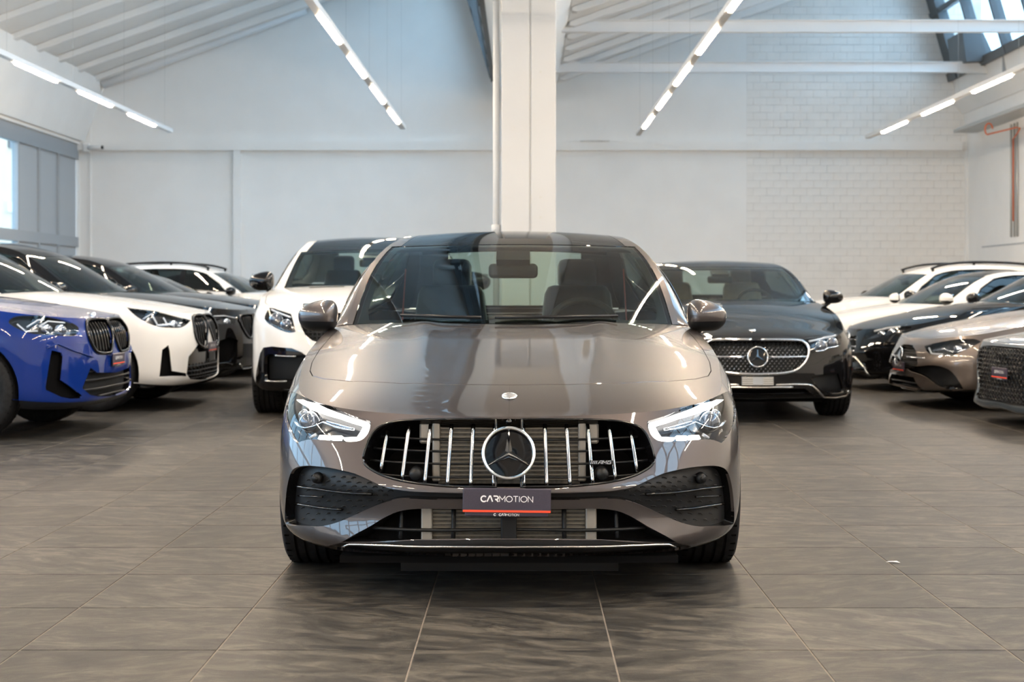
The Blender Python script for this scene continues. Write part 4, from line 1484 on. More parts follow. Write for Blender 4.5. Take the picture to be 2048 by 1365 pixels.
def suv():
    return dict(
        L=4.75, w=.955, axle=.85, wb=2.86, rw=.365, tw=.265, floor=.27,
        plan=[(0, 0), (.28, .01), (.5, .035), (.68, .09), (.82, .19), (.90, .34), (.935, .52), (.945, .72), (.955, .85), (.95, 1.25), (.935, 2.0),
              (.94, 3.0), (.955, 3.71), (.94, 4.2), (.86, 4.55), (.62, 4.70), (.3, 4.745), (0, 4.75)],
        profs={0: [(.22, .10), (.28, .01), (.42, .0), (.56, .0), (.68, .015), (.80, .04), (.90, .10)],
               3: [(.22, .09), (.28, .01), (.42, .0), (.56, .0), (.68, .01), (.80, .03), (.91, .09)],
               5: [(.23, .06), (.30, .01), (.43, .0), (.57, .0), (.70, .004), (.83, .02), (.93, .07)],
               8: [(.28, .06), (.35, .02), (.48, .012), (.62, .008), (.76, .0), (.89, .01), (.99, .05)],
               10: [(.30, .06), (.36, .025), (.48, .02), (.64, .02), (.78, .008), (.94, 0), (1.08, .03)],
               12: [(.30, .06), (.36, .02), (.48, .01), (.64, .0), (.80, .0), (.97, .01), (1.13, .05)],
               17: [(.33, .10), (.40, .03), (.52, 0), (.68, 0), (.86, .01), (1.02, .02), (1.14, .05)]},
        ze=[(.08, .895), (.12, .902), (.3, .925), (.5, .95), (.85, 1.0), (1.2, 1.035), (1.6, 1.07), (2, 1.09), (3, 1.12), (4, 1.15), (4.7, 1.14)],
        zc=[(.08, .89), (.12, .902), (.25, .94), (.45, .985), (.75, 1.03), (1.1, 1.075), (1.5, 1.11), (1.9, 1.13)],
        C=[(1.5, 1.11), (1.85, 1.30), (2.2, 1.475), (2.55, 1.595), (2.95, 1.65), (3.5, 1.645), (4.1, 1.575), (4.45, 1.38), (4.62, 1.17)],
        A=[(.84, 1.78, 1.08), (.79, 2.03, 1.27), (.73, 2.29, 1.45), (.665, 2.58, 1.565), (.645, 3.0, 1.61), (.64, 3.5, 1.605), (.645, 4.05, 1.545), (.70, 4.4, 1.36), (.76, 4.55, 1.16)],
        dlo=[(.9, .10), (2.2, .07), (3.6, .07), (5.6, .07), (6.5, .14), (6.6, .4), (6.2, .72), (5.2, .84), (3.4, .86), (2.4, .84), (1.5, .62)],
        sB=3.5, sv=.11, seat_z=.66)


def variant(T, L=None, w=None, H=None, zf=1.0, **kw):
    """a longer, wider or taller relative of a template"""
    ly = (L or T['L']) / T['L']; lx = (w or T['w']) / T['w']
    Hc = max(c_[1] for c_ in T['C'])
    zb = T['C'][0][1]
    cab = 1.0 if H is None else (H - zb * zf) / (Hc - zb)
    zm = lambda z: z * zf if z <= zb else zb * zf + (z - zb) * cab
    D = dict(T)
    D.update(L=T['L'] * ly, w=T['w'] * lx, axle=T['axle'] * ly, wb=T['wb'] * ly)
    D['plan'] = [(x * lx, y * ly) for x, y in T['plan']]
    D['profs'] = {k: [(z * zf, i) for z, i in v] for k, v in T['profs'].items()}
    D['ze'] = [(y * ly, z * zf) for y, z in T['ze']]; D['zc'] = [(y * ly, z * zf) for y, z in T['zc']]
    D['C'] = [(y * ly, zm(z)) for y, z in T['C']]; D['A'] = [(x * lx, y * ly, zm(z)) for x, y, z in T['A']]
    D.update(kw)
    return D

# ================================================================== THE GREY COUPE-SALOON IN FRONT
def zm(x0, y0, k, pts): return [(x0 + a * k, y0 + b * k) for a, b in pts]


HT = sedan()
HT['dome'] = .008
HT['px'] = 3.6
hero = Car('car', 'metallic grey-bronze sporty saloon with lit headlamps, parked head-on in the middle of the tiles', (-.05, 5.13), 0.0, HT, fine=.03)
H3 = lambda pts: zm(540, 760, .2931, pts)
tr = lambda pts, **k: hero.trace(H3(pts), -1, **k)
# headlamps
hl = smooth_poly(tr([(118, 88), (170, 85), (250, 118), (400, 180), (550, 240), (690, 284), (684, 335), (652, 388), (605, 418), (520, 423), (400, 414), (300, 408), (240, 412), (188, 432), (150, 392), (115, 310), (96, 220), (100, 140)]), 3, keep=(0, 5, 13))
drl = [tr([(160, 122), (205, 120), (300, 155), (500, 228), (664, 282), (662, 305), (638, 372), (606, 408), (492, 402), (484, 384), (583, 380), (608, 342), (628, 304), (596, 290), (450, 243), (300, 198), (205, 152)]),
       tr([(408, 372), (474, 370), (462, 398), (394, 398)]), tr([(322, 368), (390, 370), (376, 397), (308, 395)])]
proj = [(tr([(215, 255)])[0], .040), (tr([(175, 205)])[0], .022)]
lamps = hero.lamp(hl, .055, drl, proj, lit=True, step=.02)
wing = tr([(135, 268), (160, 300), (215, 315), (275, 300), (340, 272), (415, 300), (480, 315), (562, 325)])
hero.line('chrome_wing', wing, .007, M['lamp_chrome'], -.022, parent=lamps, sides='each', flat=.6)
hero.line('inner_blade', tr([(365, 268), (450, 292), (560, 322)]), .004, M['lamp_chrome'], -.02, parent=lamps, sides='each')
hero.line('turn_segment', tr([(250, 388), (290, 362)]), .006, M['drl_off'], -.018, parent=lamps, sides='each')
# radiator grille
gr = tr([(635, 540), (660, 440), (700, 360), (760, 312), (860, 285), (1000, 273), (1300, 268), (1628, 267), (1628, 734), (1320, 731), (1150, 722), (950, 700), (800, 665), (720, 630), (660, 590)])
gr[np.array([7, 8]), 0] = 0.0
gr = smooth_poly(gr, 3, keep=(7, 8))
gr[:, 0] = np.where(gr[:, 0] < .004, 0, gr[:, 0])
ge = hero.opening('radiator_grille', gr, .21, M['dark'], M['gloss_black'], step=.02)
hero.line('grille_rim', [p for p in gr if p[0] > .001], .006, M['gloss_black'], -.002, parent=ge, flat=.8)
# radiator pack behind the bars
MB().box(-.255, .255, .185, .20, .41, .66).build('radiator_core', M['radiator'], ge)
fins = MB()
for k in range(15): fins.box(-.255, .255, .177, .186, .425 + k * .0152, .4305 + k * .0152)
fins.build('radiator_fins', M['fin'], ge)
for sd in (1, -1):
    MB().rbox(sd * .262 - .014, sd * .262 + .014, .165, .205, .42, .65, .006, 2).build('radiator_tank', M['cond'], ge)
    MB().rbox(sd * .30 - .022, sd * .30 + .022, .17, .21, .555, .63, .006, 1).build('radiator_bracket', M['cond'], ge)
# horizontal black slats, then the chrome bars in front
for zz in (355, 445, 535, 625):
    vv = tr([(1000, zz)])[0, 1]
    hero.slats(gr, 1, -.060, .0042, M['black_plastic'], 'grille_slat', ge, us=[vv], vert=False, sides='both', flat=1.0)
for zx, za, zb in ((765, 332, 618), (915, 288, 672), (1067, 286, 694), (1218, 286, 707), (1373, 285, 712), (1527, 284, 716)):
    q = tr([(zx, za), (zx + 3, .5 * (za + zb)), (zx + 3, zb)])
    q[:, 0] = q[:, 0].mean()
    hero.line('grille_bar', q, .0075, M['bar'], -.022, parent=ge, sides='each', flat=1.0, n=10)
hero.star(hero.S(tr([(1628, 497)]))[0, 2], .0945, off=.035, tilt=-.30, y=hero.S(tr([(1628, 497)]))[0, 1])
q = hero.S(tr([(1628, 290)]))[0]
MB().lathe([(-.02, .0005), (-.018, .010), (.0, .014), (.02, .014)], 14, 'y', (0, q[1] + .02, q[2])).build('front_camera', M['gloss_black'], ge, smooth=True)
for sd in (1, -1):
    q = hero.S(tr([(988, 655)]))[0]
    MB().lathe([(-.012, .0005), (-.012, .017), (.0, .024), (.06, .024)], 18, 'y', (sd * abs(q[0]), q[1] + .035, q[2])).build('radar_sensor', M['black_plastic'], ge, smooth=True)
# small badge between two bars: slashes and letters
q = hero.S(hero.trace([(1203, 926)], 1))[0]
bd = empty('grille_badge', (q[0], q[1] + .0, q[2]), 0, hero.root)
bd.rotation_euler = (-.3, 0, .06)
MB().rbox(-.042, .042, -.003, .004, -.009, .009, .003, 1).build('backing', M['gloss_black'], bd)
tb_ = MB()
sh = lambda x, z: x + .35 * z
def rib_s(pts, wd): ribbon(tb_, [(sh(a, b), b) for a, b in pts], wd, -.0045)
for k in range(4): rib_s([(-.037 + k * .0062, -.0055), (-.037 + k * .0062, .0055)], .0032)
rib_s([(-.012, -.0055), (-.006, .0055), (.001, .0055), (.001, -.0055)], .0024); rib_s([(-.008, -.0012), (.001, -.0012)], .002)
rib_s([(.005, -.0055), (.005, .0055), (.011, -.001), (.017, .0055), (.017, -.0055)], .0024)
rib_s([(.033, .0048), (.022, .0048), (.022, -.0050), (.033, -.0050), (.033, .0), (.028, .0)], .0024)
tb_.build('letters', M['chrome'], bd)
# side intakes, joined by the slim black band behind the plate
vent = tr([(108, 985), (102, 900), (110, 780), (125, 690), (148, 625), (185, 597), (260, 587), (400, 600), (550, 632), (640, 667), (720, 706), (800, 738), (950, 762), (1110, 770), (1310, 775), (1628, 776),
           (1628, 822), (1310, 821), (1110, 819), (950, 812), (860, 818), (760, 845), (650, 890), (520, 950), (420, 986), (330, 1002), (230, 998)])
vent[np.array([15, 16]), 0] = 0.0
vn = smooth_poly(vent, 3, keep=(0, 15, 16))
vn[:, 0] = np.where(vn[:, 0] < .004, 0, vn[:, 0])
ve = hero.opening('side_intakes', vn, .038, M['black_plastic'], M['gloss_black'], step=.02)
for pl, r in (([(150, 730), (300, 752), (480, 778), (680, 790)], .010), ([(148, 848), (260, 868), (370, 885), (470, 893)], .010), ([(160, 795), (240, 802), (330, 808)], .006)):
    qd = tr(pl)
    hero.line('intake_fin', qd, r, M['gloss_black'], -.020, parent=ve, sides='each', flat=.55)
for sd in (1, -1):
    pq = tr([(285, 668)]); q = hero.S(pq)[0]; n = hero.nS_(pq)[0]
    a = Vector((sd * abs(q[0]), q[1], q[2])) - Vector((sd * abs(n[0]), n[1], n[2])) * .03
    b = a + Vector((sd * .004, -.03, 0))
    MB().tube([a, b], [.022, .016], 16).tube([b, b + Vector((0, -.002, 0))], .009, 12).build('parking_sensor', M['black_plastic'], ve, smooth=True)
# scale pattern embossed in the intake
sc = MB()
for r_ in range(9):
    for k in range(9):
        pp = (170 + k * 74 + (37 if r_ % 2 else 0), 650 + r_ * 38)
        uvp = tr([pp])
        if not in_poly(uvp, vn)[0]: continue
        q = hero.S(uvp)[0]; n = hero.nS_(uvp)[0]
        for sd in (1, -1):
            c0 = Vector((sd * abs(q[0]), q[1], q[2])) - Vector((sd * abs(n[0]), n[1], n[2])) * .036
            sc.tube([c0 + Vector((sd * dx, 0, dz)) for dx, dz in ((-.010, -.003), (-.004, .001), (.004, .001), (.010, -.003))], .0022, 5)
tag(sc.build('scale_pattern', M['black_plastic'], ve, smooth=True), kind='stuff')
# lower intake
li = tr([(1628, 884), (1310, 884), (1100, 881), (970, 884), (870, 902), (780, 942), (680, 1002), (560, 1066), (490, 1108), (520, 1112), (1000, 1090), (1628, 1086)])
li[np.array([0, 11]), 0] = 0.0
li = smooth_poly(li, 3, keep=(0, 8, 11))
li[:, 0] = np.where(li[:, 0] < .004, 0, li[:, 0])
le = hero.opening('lower_intake', li, .10, M['dark'], M['black_plastic'], step=.02)
MB().box(-.30, .30, .095, .11, .215, .36).build('radiator_core', M['radiator'], le)
fins = MB()
for k in range(9): fins.box(-.30, .30, .088, .096, .222 + k * .0145, .2272 + k * .0145)
fins.build('radiator_fins', M['fin'], le)
for sd in (1, -1):
    MB().rbox(sd * .29 - .02, sd * .29 + .02, .070, .10, .20, .36, .006, 2).build('radiator_tank', M['cond'], le)
vv = tr([(1000, 1020)])[0, 1]
hero.slats(li, 1, -.035, .008, M['black_plastic'], 'intake_slat', le, us=[vv], vert=False, sides='both', flat=.8)
for zx in (868, 1240):
    q = tr([(zx, 900 if zx > 900 else 905), (zx, 1075)]); q[:, 0] = q[:, 0].mean()
    hero.line('intake_post', q, .008, M['black_plastic'], -.045, parent=le, sides='each')
MB().rbox(-.028, .028, .02, .09, .215, .35, .006, 2).build('intake_post', M['black_plastic'], le)
# everything below the wing line is black, with a satin splitter edge
low = tr([(1628, 1090), (1000, 1094), (560, 1114), (488, 1112), (424, 1128), (384, 1138)])
low = [tuple(p) for p in low]
bl = [(0, low[0][1])] + low[1:] + [(low[-1][0], .0), (0, .0)]
bl = np.array(bl); lipmax = low[-1][1]
hero.holes.append(bl)
hero.patch('splitter', 'S', bl, M['black_plastic'], off=-.010, step=.03)
hero.line('splitter_edge', tr([(500, 1136), (545, 1122), (620, 1124), (800, 1131), (1200, 1139), (1628, 1141)]), .0055, M['satin'], .004, flat=.8)
MB().box(-.405, .405, .36, .366, .062, .10).build('air_deflector', M['black_plastic'], hero.root)
MB().box(-.60, .60, .10, .60, .14, .165).build('undertray', M['dark'], hero.root)
# bonnet shut line
bp = hero.trace([(687, 652), (664, 672), (640, 700), (625, 725), (621, 742), (626, 752), (650, 758), (700, 763), (800, 767), (900, 769), (1017, 770)], -1, 'T')
yc = HT['C'][0][0]; ya = HT['A'][0][1]
rear = [(qq * .80, yc + (ya - yc) * qq * qq - .05) for qq in np.linspace(0, 1, 9)]
bp[-1, 0] = 0
bpoly = [(x, y) for x, y in bp[::-1]][:-1] + [(.80, bp[0][1])] + [r_ for r_ in rear[::-1][1:]]
bpoly = np.array(bpoly); bpoly[0, 0] = 0; bpoly[-1, 0] = 0
hero.body(M['grey_paint'], lip=0.0, roofm=M['roof_glass'], bonnet_poly=bpoly, trim=M['gloss_black'])
hero.wheels(M['rim'])
hero.mirrors((.922, 1.86, .992), (.096, .105, .080), M['grey_paint'])
hero.cabin(M['seat_black'], .36, M['belt_red'])
# round badge on the nose panel
q = hero.Tp([[0, .285]])[0]; n = hero.nT(np.array([[0, .285]]))[0]
be = empty('bonnet_badge', tuple(q + n * .001), 0, hero.root); be.rotation_euler = (math.atan2(n[1], n[2]) * -1 + PI * 0, 0, 0)
MB().lathe([(.004, .0005), (.004, .022), (.003, .023)], 24, 'z').build('disc', plain('badge_enamel', (.55, .55, .56), .3, .7), be, smooth=True)
MB().lathe([(.001, .0225), (.0055, .024), (.005, .0275), (.0, .0285)], 24, 'z').build('ring', M['chrome'], be, smooth=True)
pe = hero.plate(.378, y=-.012, off=.008, x=-.006); pe.rotation_euler = (0, .012, 0)
# wipers
for a, b in (((-.66, .14), (-.18, .09)), ((-.10, .09), (.62, .12))):
    P = hero.Rf([[a[0], a[1]], [(a[0] + b[0]) / 2, (a[1] + b[1]) / 2 - .005], [b[0], b[1]]])
    MB().tube([(p[0], p[1] - .012, p[2] + .012) for p in P], .008, 6).build('wiper', M['black_plastic'], hero.root, smooth=True)

# ================================================================== THE OTHER CARS
LEFT, RIGHT = math.radians(88.5), math.radians(-85)
GL = 'cars in the row below the window wall'
GR = 'cars in the row by the block wall'


def bead(car, pts, r, mat, name='trim_strip', off=.004, **k):
    return car.line(name, pts, r, mat, off, sides='each', **k)


def kidneys(car, poly, n=8, frame=None, depth=.05, mat=None):
    poly = smooth_poly(poly, 2)
    poly[:, 0] = np.maximum(poly[:, 0], .012)
    es = car.opening('kidney_grille', poly, depth, M['dark'], M['gloss_black'], sides='each')
    car.line('grille_frame', poly, .014, frame or M['gloss_black'], .006, parent=es, sides='each', closed=True, flat=.8)
    car.slats(poly, n, -.014, .0075, mat or M['gloss_black'], 'grille_slat', es, flat=1.0)
    return es


def simple_front(car, lampxz, grillexz, glow=None, star=None):
    """headlamp and grille for a car whose nose is hardly seen; outlines in front view"""
    hl_ = np.array([car.front_uv(x, z) for x, z in lampxz])
    pj = car.front_uv(sum(p[0] for p in lampxz) / len(lampxz), sum(p[1] for p in lampxz) / len(lampxz))
    car.lamp(hl_, .04, [], [(pj, .04)])
    g_ = np.array([car.front_uv(x, z) for x, z in grillexz])
    g_[:, 0] = np.where(g_[:, 0] < .012, 0, g_[:, 0])
    e = car.opening('radiator_grille', g_, .04, M['black_mesh'], M['gloss_black'])
    car.slats(g_, 4, -.015, .006, M['gloss_black'], 'grille_slat', e, vert=False, sides='both')


# ---------------------------------------------------------------- blue coupe SUV
T = variant(suv(), w=.96, H=1.62)
blue = Car('car', 'bright blue coupe SUV with gloss black kidney grille and slim lamps', (-3.24, 11.75), LEFT, T, GL, fine=.055)
Z = lambda pts: blue.trace(zm(0, 600, .2052, pts), -1)
hp = smooth_poly(Z([(80, 215), (130, 165), (250, 150), (400, 150), (560, 180), (700, 225), (760, 265), (768, 300), (735, 350), (640, 355), (480, 345), (330, 335), (220, 305), (130, 260)]), 2)
le_ = blue.lamp(hp, .045, [], [(Z([(620, 285)])[0], .045), (Z([(470, 270)])[0], .035)])
for pl in ([(165, 232), (250, 308), (370, 300)], [(260, 262), (370, 190), (430, 185)], [(385, 252), (430, 268), (490, 335)], [(385, 252), (470, 200), (640, 215)]):
    blue.line('light_guide', Z(pl), .009, M['drl_off'], -.014, parent=le_, sides='each', flat=.7)
kidneys(blue, Z([(838, 225), (870, 192), (1000, 190), (1075, 215), (1092, 280), (1090, 420), (1080, 500), (1055, 520), (960, 518), (915, 480), (870, 390), (845, 300)]), 8)
vp = Z([(505, 492), (600, 515), (610, 550), (588, 780), (800, 935), (790, 960), (690, 965), (600, 950), (448, 880), (444, 850), (490, 560)])
blue.opening('air_curtain', vp, .05, M['dark'], M['gloss_black'], sides='each')
lp = Z([(885, 662), (950, 712), (1145, 705), (1145, 932), (950, 942), (880, 930), (802, 862)]); lp[np.array([2, 3]), 0] = 0
oe = blue.opening('lower_intake', lp, .06, M['black_mesh'], M['gloss_black'])
blue.slats(lp, 4, -.02, .008, M['black_plastic'], 'intake_slat', oe, vert=False, sides='both')
blue.body(M['blue_paint'], lip=.95, roofm=None)
bead(blue, Z([(460, 470), (560, 432), (720, 500), (900, 560)]), .010, M['blue_paint'], 'bumper_crease', flat=.5)
blue.wheels(M['rim']); blue.mirrors((1.05, 1.92, 1.13), (.11, .10, .075), M['blue_paint']); blue.cabin()
blue.plate(.575, off=.02)
q = blue.Tp([[0, .20]])[0]
MB().lathe([(.02, .0005), (.02, .034), (.0, .038)], 20, 'z', tuple(q - [0, 0, .008])).build('bonnet_badge', M['chrome'], blue.root, smooth=True)

# ---------------------------------------------------------------- white SUV
T = variant(suv(), w=.96, H=1.66)
wht = Car('car', 'white SUV with dark-tinted lamps, black kidney grille and black lower bumper', (-3.06, 14.45), LEFT, T, GL, fine=.055)
Z = lambda pts: wht.trace(zm(240, 580, .17575, pts), -1)
hp = smooth_poly(Z([(80, 200), (200, 215), (400, 245), (600, 290), (808, 348), (770, 390), (700, 430), (600, 435), (480, 430), (380, 405), (250, 345), (150, 275)]), 2, keep=(0, 4))
le_ = wht.lamp(hp, .045, [], [(Z([(640, 380)])[0], .035)])
for pl in ([(368, 280), (430, 400), (550, 395)], [(500, 310), (540, 385), (700, 405)], [(260, 330), (370, 260)]):
    wht.line('light_guide', Z(pl), .010, M['drl_off'], -.014, parent=le_, sides='each', flat=.7)
kidneys(wht, Z([(822, 345), (840, 292), (930, 288), (972, 318), (985, 380), (986, 520), (980, 620), (955, 655), (920, 640), (880, 600), (842, 480)]), 7)
wht.opening('air_curtain', Z([(480, 682), (553, 628), (570, 700), (595, 925), (750, 950), (755, 985), (600, 985), (447, 993)]), .05, M['dark'], M['black_plastic'], sides='each')
lp = Z([(892, 612), (940, 658), (1012, 672), (1012, 1012), (800, 1018), (757, 960), (782, 760)]); lp[np.array([2, 3]), 0] = 0
oe = wht.opening('lower_intake', lp, .035, M['gloss_black'], M['gloss_black'])
sub = lp.copy(); cut = Z([(900, 835)])[0, 1]; sub[:, 1] = np.minimum(sub[:, 1], cut)
wht.slats(sub, 5, -.022, .006, M['black_plastic'], 'intake_slat', oe, vert=False, sides='both')
wht.slats(sub, 7, -.022, .006, M['black_plastic'], 'intake_post', oe)
wht.body(M['white_paint'], lip=.35, roofm=M['roof_glass'])
wht.wheels(M['rim']); wht.mirrors((1.05, 1.92, 1.14), (.11, .10, .075), M['gloss_black']); wht.cabin()
wht.plate(.575, off=.02)

# ---------------------------------------------------------------- black SUVs further along
T = variant(suv(), L=4.93, w=.99, H=1.69)
blk = Car('car', 'black large coupe SUV with broad kidney grille, beside the white SUV', (-3.10, 17.2), LEFT, T, GL, fine=.06)
Z = lambda pts: blk.trace(zm(420, 590, .1319, pts), -1)
hp = Z([(45, 305), (200, 295), (395, 325), (405, 360), (370, 445), (200, 450), (50, 430)])
le_ = blk.lamp(hp, .045, [], [(Z([(290, 405)])[0], .04)])
blk.line('light_guide', Z([(60, 318), (220, 312), (390, 342)]), .011, M['drl_off'], -.012, parent=le_, sides='each', flat=.6)
kidneys(blk, Z([(432, 350), (480, 302), (610, 295), (645, 350), (640, 500), (630, 640), (580, 645), (520, 560), (460, 440)]), 8)
blk.opening('air_curtain', Z([(135, 700), (280, 650), (428, 685), (400, 850), (300, 1020), (125, 1035)]), .05, M['dark'], M['gloss_black'], sides='each')
blk.body(M['black_paint'], lip=.9)
bead(blk, Z([(125, 1045), (230, 1035), (330, 1060)]), .012, M['gloss_black'])
bead(blk, Z([(440, 1050), (490, 1115), (700, 1085)]), .010, M['satin'])
blk.wheels(M['rim']); blk.mirrors((1.08, 1.98, 1.14), (.11, .10, .075), M['black_paint']); blk.cabin()
blk.plate(.575, off=.02)

LX = [(.50, .80), (.80, .86), (.88, .84), (.86, .76), (.70, .72), (.50, .74)]
GX = [(0, .60), (.30, .62), (.42, .72), (.40, .84), (0, .86)]
T = variant(suv(), w=.96, H=1.60)
b2 = Car('car', 'black SUV parked between the large black coupe SUV and a low dark saloon', (-3.10, 19.9), LEFT, T, GL, fine=.07)
simple_front(b2, LX, GX)
b2.body(M['black_paint']); b2.wheels(); b2.mirrors((1.05, 1.92, 1.12), (.11, .10, .075), M['black_paint']); b2.cabin(rear=False)

LS = [(.50, .60), (.72, .66), (.85, .68), (.84, .60), (.66, .55), (.52, .55)]
GS = [(0, .43), (.34, .45), (.46, .53), (.40, .62), (0, .635)]
T = variant(sedan(), H=1.42, zf=1.05, w=.92)
b3 = Car('car', 'low dark saloon parked beside the white car with roof rails', (-3.15, 22.5), LEFT, T, GL, fine=.07)
simple_front(b3, LS, GS)
b3.body(M['black_paint']); b3.wheels(); b3.mirrors((1.0, 1.9, 1.04), (.10, .10, .07), M['black_paint']); b3.cabin(rear=False)

T = variant(suv(), w=.93, L=4.5, H=1.58)
w4 = Car('car', 'white crossover with dark roof rails and black door mirrors', (-2.95, 25.1), LEFT, T, GL, fine=.07)
simple_front(w4, LX, GX)
w4.body(M['white_paint']); w4.wheels(M['rim_silver']); w4.mirrors((1.03, 1.82, 1.12), (.11, .10, .075), M['gloss_black']); w4.cabin(rear=False)


def rails(car, q=.93, s0=2.4, s1=5.9):
    car.line('roof_rail_bar', [(q, t) for t in np.linspace(s0, s1, 12)], .018, M['black_plastic'], .045, 'R', sides='each')
    for t in (s0 + .05, .5 * (s0 + s1), s1 - .05):
        for sd in (1, -1):
            p = car.Rf([[q, t]])[0]
            MB().tube([(sd * p[0], p[1], p[2] - .01), (sd * p[0], p[1], p[2] + .05)], .02, 8).build('rail_foot', M['black_plastic'], car.root)


rails(w4)
T = variant(sedan(), H=1.46, zf=1.1, w=.92)
b5 = Car('car', 'dark saloon parked last in the row, nearest the plastered wall', (-2.85, 27.6), LEFT, T, GL, fine=.07)
simple_front(b5, LS, GS)
b5.body(M['black_paint']); b5.wheels(); b5.mirrors((1.0, 1.9, 1.06), (.10, .10, .07), M['black_paint']); b5.cabin(rear=False)

# ---------------------------------------------------------------- white coupe SUV behind the grey car
T = variant(suv(), L=4.9, w=1.0, H=1.69, zf=1.05, axle=.86, rw=.37)
gle = Car('car', 'white coupe SUV with clear twin-lens lamps and black bumper insert, behind the grey car', (-1.42, 12.75), math.radians(3.0), T, fine=.05)
Z = lambda pts: gle.trace(zm(505, 470, .2639, pts), -1)
hp = smooth_poly(Z([(100, 600), (132, 550), (200, 568), (292, 598), (310, 660), (326, 735), (280, 744), (200, 720), (130, 680), (92, 640)]), 2, keep=(3, 5))
le_ = gle.lamp(hp, .05, [], [(Z([(165, 630)])[0], .062), (Z([(245, 675)])[0], .052)])
gle.line('light_guide', Z([(140, 562), (205, 590), (288, 622)]), .012, M['drl_off'], -.010, parent=le_, sides='each', flat=.7)
gp_ = Z([(350, 602), (400, 590), (815, 586), (815, 838), (520, 825), (450, 800), (400, 760), (365, 690)]); gp_[np.array([2, 3]), 0] = 0
ge_ = gle.opening('radiator_grille', gp_, .05, M['black_mesh'], M['gloss_black'])
gle.slats(gp_, 9, -.03, .005, M['black_plastic'], 'grille_mesh_bar', ge_, vert=False, sides='both')
gle.slats(gp_, 14, -.03, .005, M['black_plastic'], 'grille_mesh_post', ge_)
gle.star(gle.S(Z([(815, 715)]))[0, 2], .11, off=.03, tilt=-.1)
fp = Z([(45, 970), (60, 900), (85, 855), (150, 846), (300, 860), (370, 890), (405, 914), (815, 918), (815, 1135), (400, 1160), (60, 1172), (28, 1110)]); fp[np.array([7, 8]), 0] = 0
fe = gle.opening('bumper_insert', fp, .012, M['black_plastic'], M['gloss_black'], back=False)
ip = Z([(96, 925), (122, 905), (330, 913), (815, 930), (815, 1088), (262, 1102), (97, 1098)]); ip[np.array([3, 4]), 0] = 0
gle.patch('frame', 'S', fp, M['gloss_black'], [np.concatenate([ip[:3], [[-.02, ip[3, 1]], [-.02, ip[4, 1]]], ip[5:]])], off=.004, parent=fe, rim=.03)
gle.patch('mesh_panel', 'S', ip, M['black_mesh'], [], off=-.05, parent=fe)
bead(gle, Z([(100, 1106), (180, 1112), (262, 1110)]), .008, M['satin'], 'chrome_strip', .010)
bead(gle, Z([(175, 916), (250, 920), (330, 922)]), .007, M['satin'], 'lamp_strip', .008)
gle.body(M['white_paint'], lip=.5, roofm=M['roof_glass'])
gle.wheels(M['rim']); gle.mirrors((1.075, 1.95, 1.215), (.125, .11, .10), M['gloss_black'], M['gloss_black']); gle.cabin()
P = gle.Tp([[x, T['C'][0][0] - .16 + .1 * x * x] for x in (.22, .40, .55)])
for sd in (1, -1):
    MB().tube([(sd * p[0], p[1], p[2] + .002) for p in P], .014, 6, flat=.4).build('bonnet_vent', M['dark'], gle.root)
e = gle.plate(.60, off=.03)

# ---------------------------------------------------------------- black saloon with the star-studded grille
T = variant(sedan(), L=4.95, w=.945, H=1.43, zf=1.07, rw=.34, tw=.25)
T['profs'] = dict(T['profs']); T['profs'][0] = [(.20, .09), (.25, .01), (.34, .0), (.44, .0), (.53, .008), (.62, .03), (.70, .08)]
T['profs'][3] = [(.20, .08), (.25, .01), (.34, .0), (.44, .0), (.53, .008), (.63, .03), (.71, .08)]
T['ze'] = [(y - .04 if y < .3 else y, z) for y, z in T['ze']]; T['zc'] = [(y - .04 if y < .3 else y, z) for y, z in T['zc']]
ecl = Car('car', 'glossy black saloon with chrome-framed grille of tiny stars and beige seats', (1.955, 12.30), math.radians(-.5), T, fine=.05)
Z = lambda pts: ecl.trace(zm(1390, 620, .1612, pts), 1)
hp = smooth_poly(Z([(1400, 378), (1500, 342), (1700, 294), (1765, 288), (1808, 330), (1812, 400), (1788, 458), (1690, 470), (1620, 500), (1560, 524), (1505, 522), (1450, 450)]), 2, keep=(0,))
le_ = ecl.lamp(hp, .045, [], [(Z([(1590, 430)])[0], .05), (Z([(1730, 395)])[0], .05)])
ecl.line('light_guide', Z([(1500, 515), (1600, 505), (1660, 468), (1720, 465), (1790, 440)]), .008, M['lamp_chrome'], -.010, parent=le_, sides='each')
ecl.line('light_guide', Z([(1420, 385), (1600, 335), (1755, 300)]), .010, M['drl_off'], -.012, parent=le_, sides='each')
gp_ = Z([(762, 380), (1000, 376), (1250, 378), (1335, 396), (1392, 445), (1410, 510), (1392, 600), (1335, 685), (1250, 752), (1100, 786), (900, 798), (762, 800)]); gp_[np.array([0, 11]), 0] = 0
gp_ = smooth_poly(gp_, 3, keep=(0, 11)); gp_[:, 0] = np.maximum(gp_[:, 0], 0)
ge_ = ecl.opening('radiator_grille', gp_, .045, M['black_mesh'], M['gloss_black'])
ecl.line('chrome_frame', [p for p in gp_ if p[0] > .001], .014, M['chrome'], .006, parent=ge_, flat=.8)
st = MB()
for r_ in range(13):
    for k in range(26):
        xx = (k + (.5 if r_ % 2 else 0)) * .0372; zz = .415 + r_ * .0222
        if xx < .02 and k: continue
        q_ = ecl.front_uv(xx, zz)
        if not in_poly(q_[None], gp_ * [.97, 1])[0]: continue
        p = ecl.S(q_[None])[0]
        for sd in ((1, -1) if xx > .001 else (1,)):
            c0 = (sd * p[0], p[1] + .028, p[2])
            st.add([(c0[0] - .011, c0[1], c0[2] - .008), (c0[0] + .011, c0[1], c0[2] - .008), (c0[0], c0[1], c0[2] + .011), (c0[0], c0[1] - .009, c0[2] - .002)], [(0, 1, 3), (1, 2, 3), (2, 0, 3)])
tag(st.build('star_pattern', M['chrome'], ge_), kind='stuff')
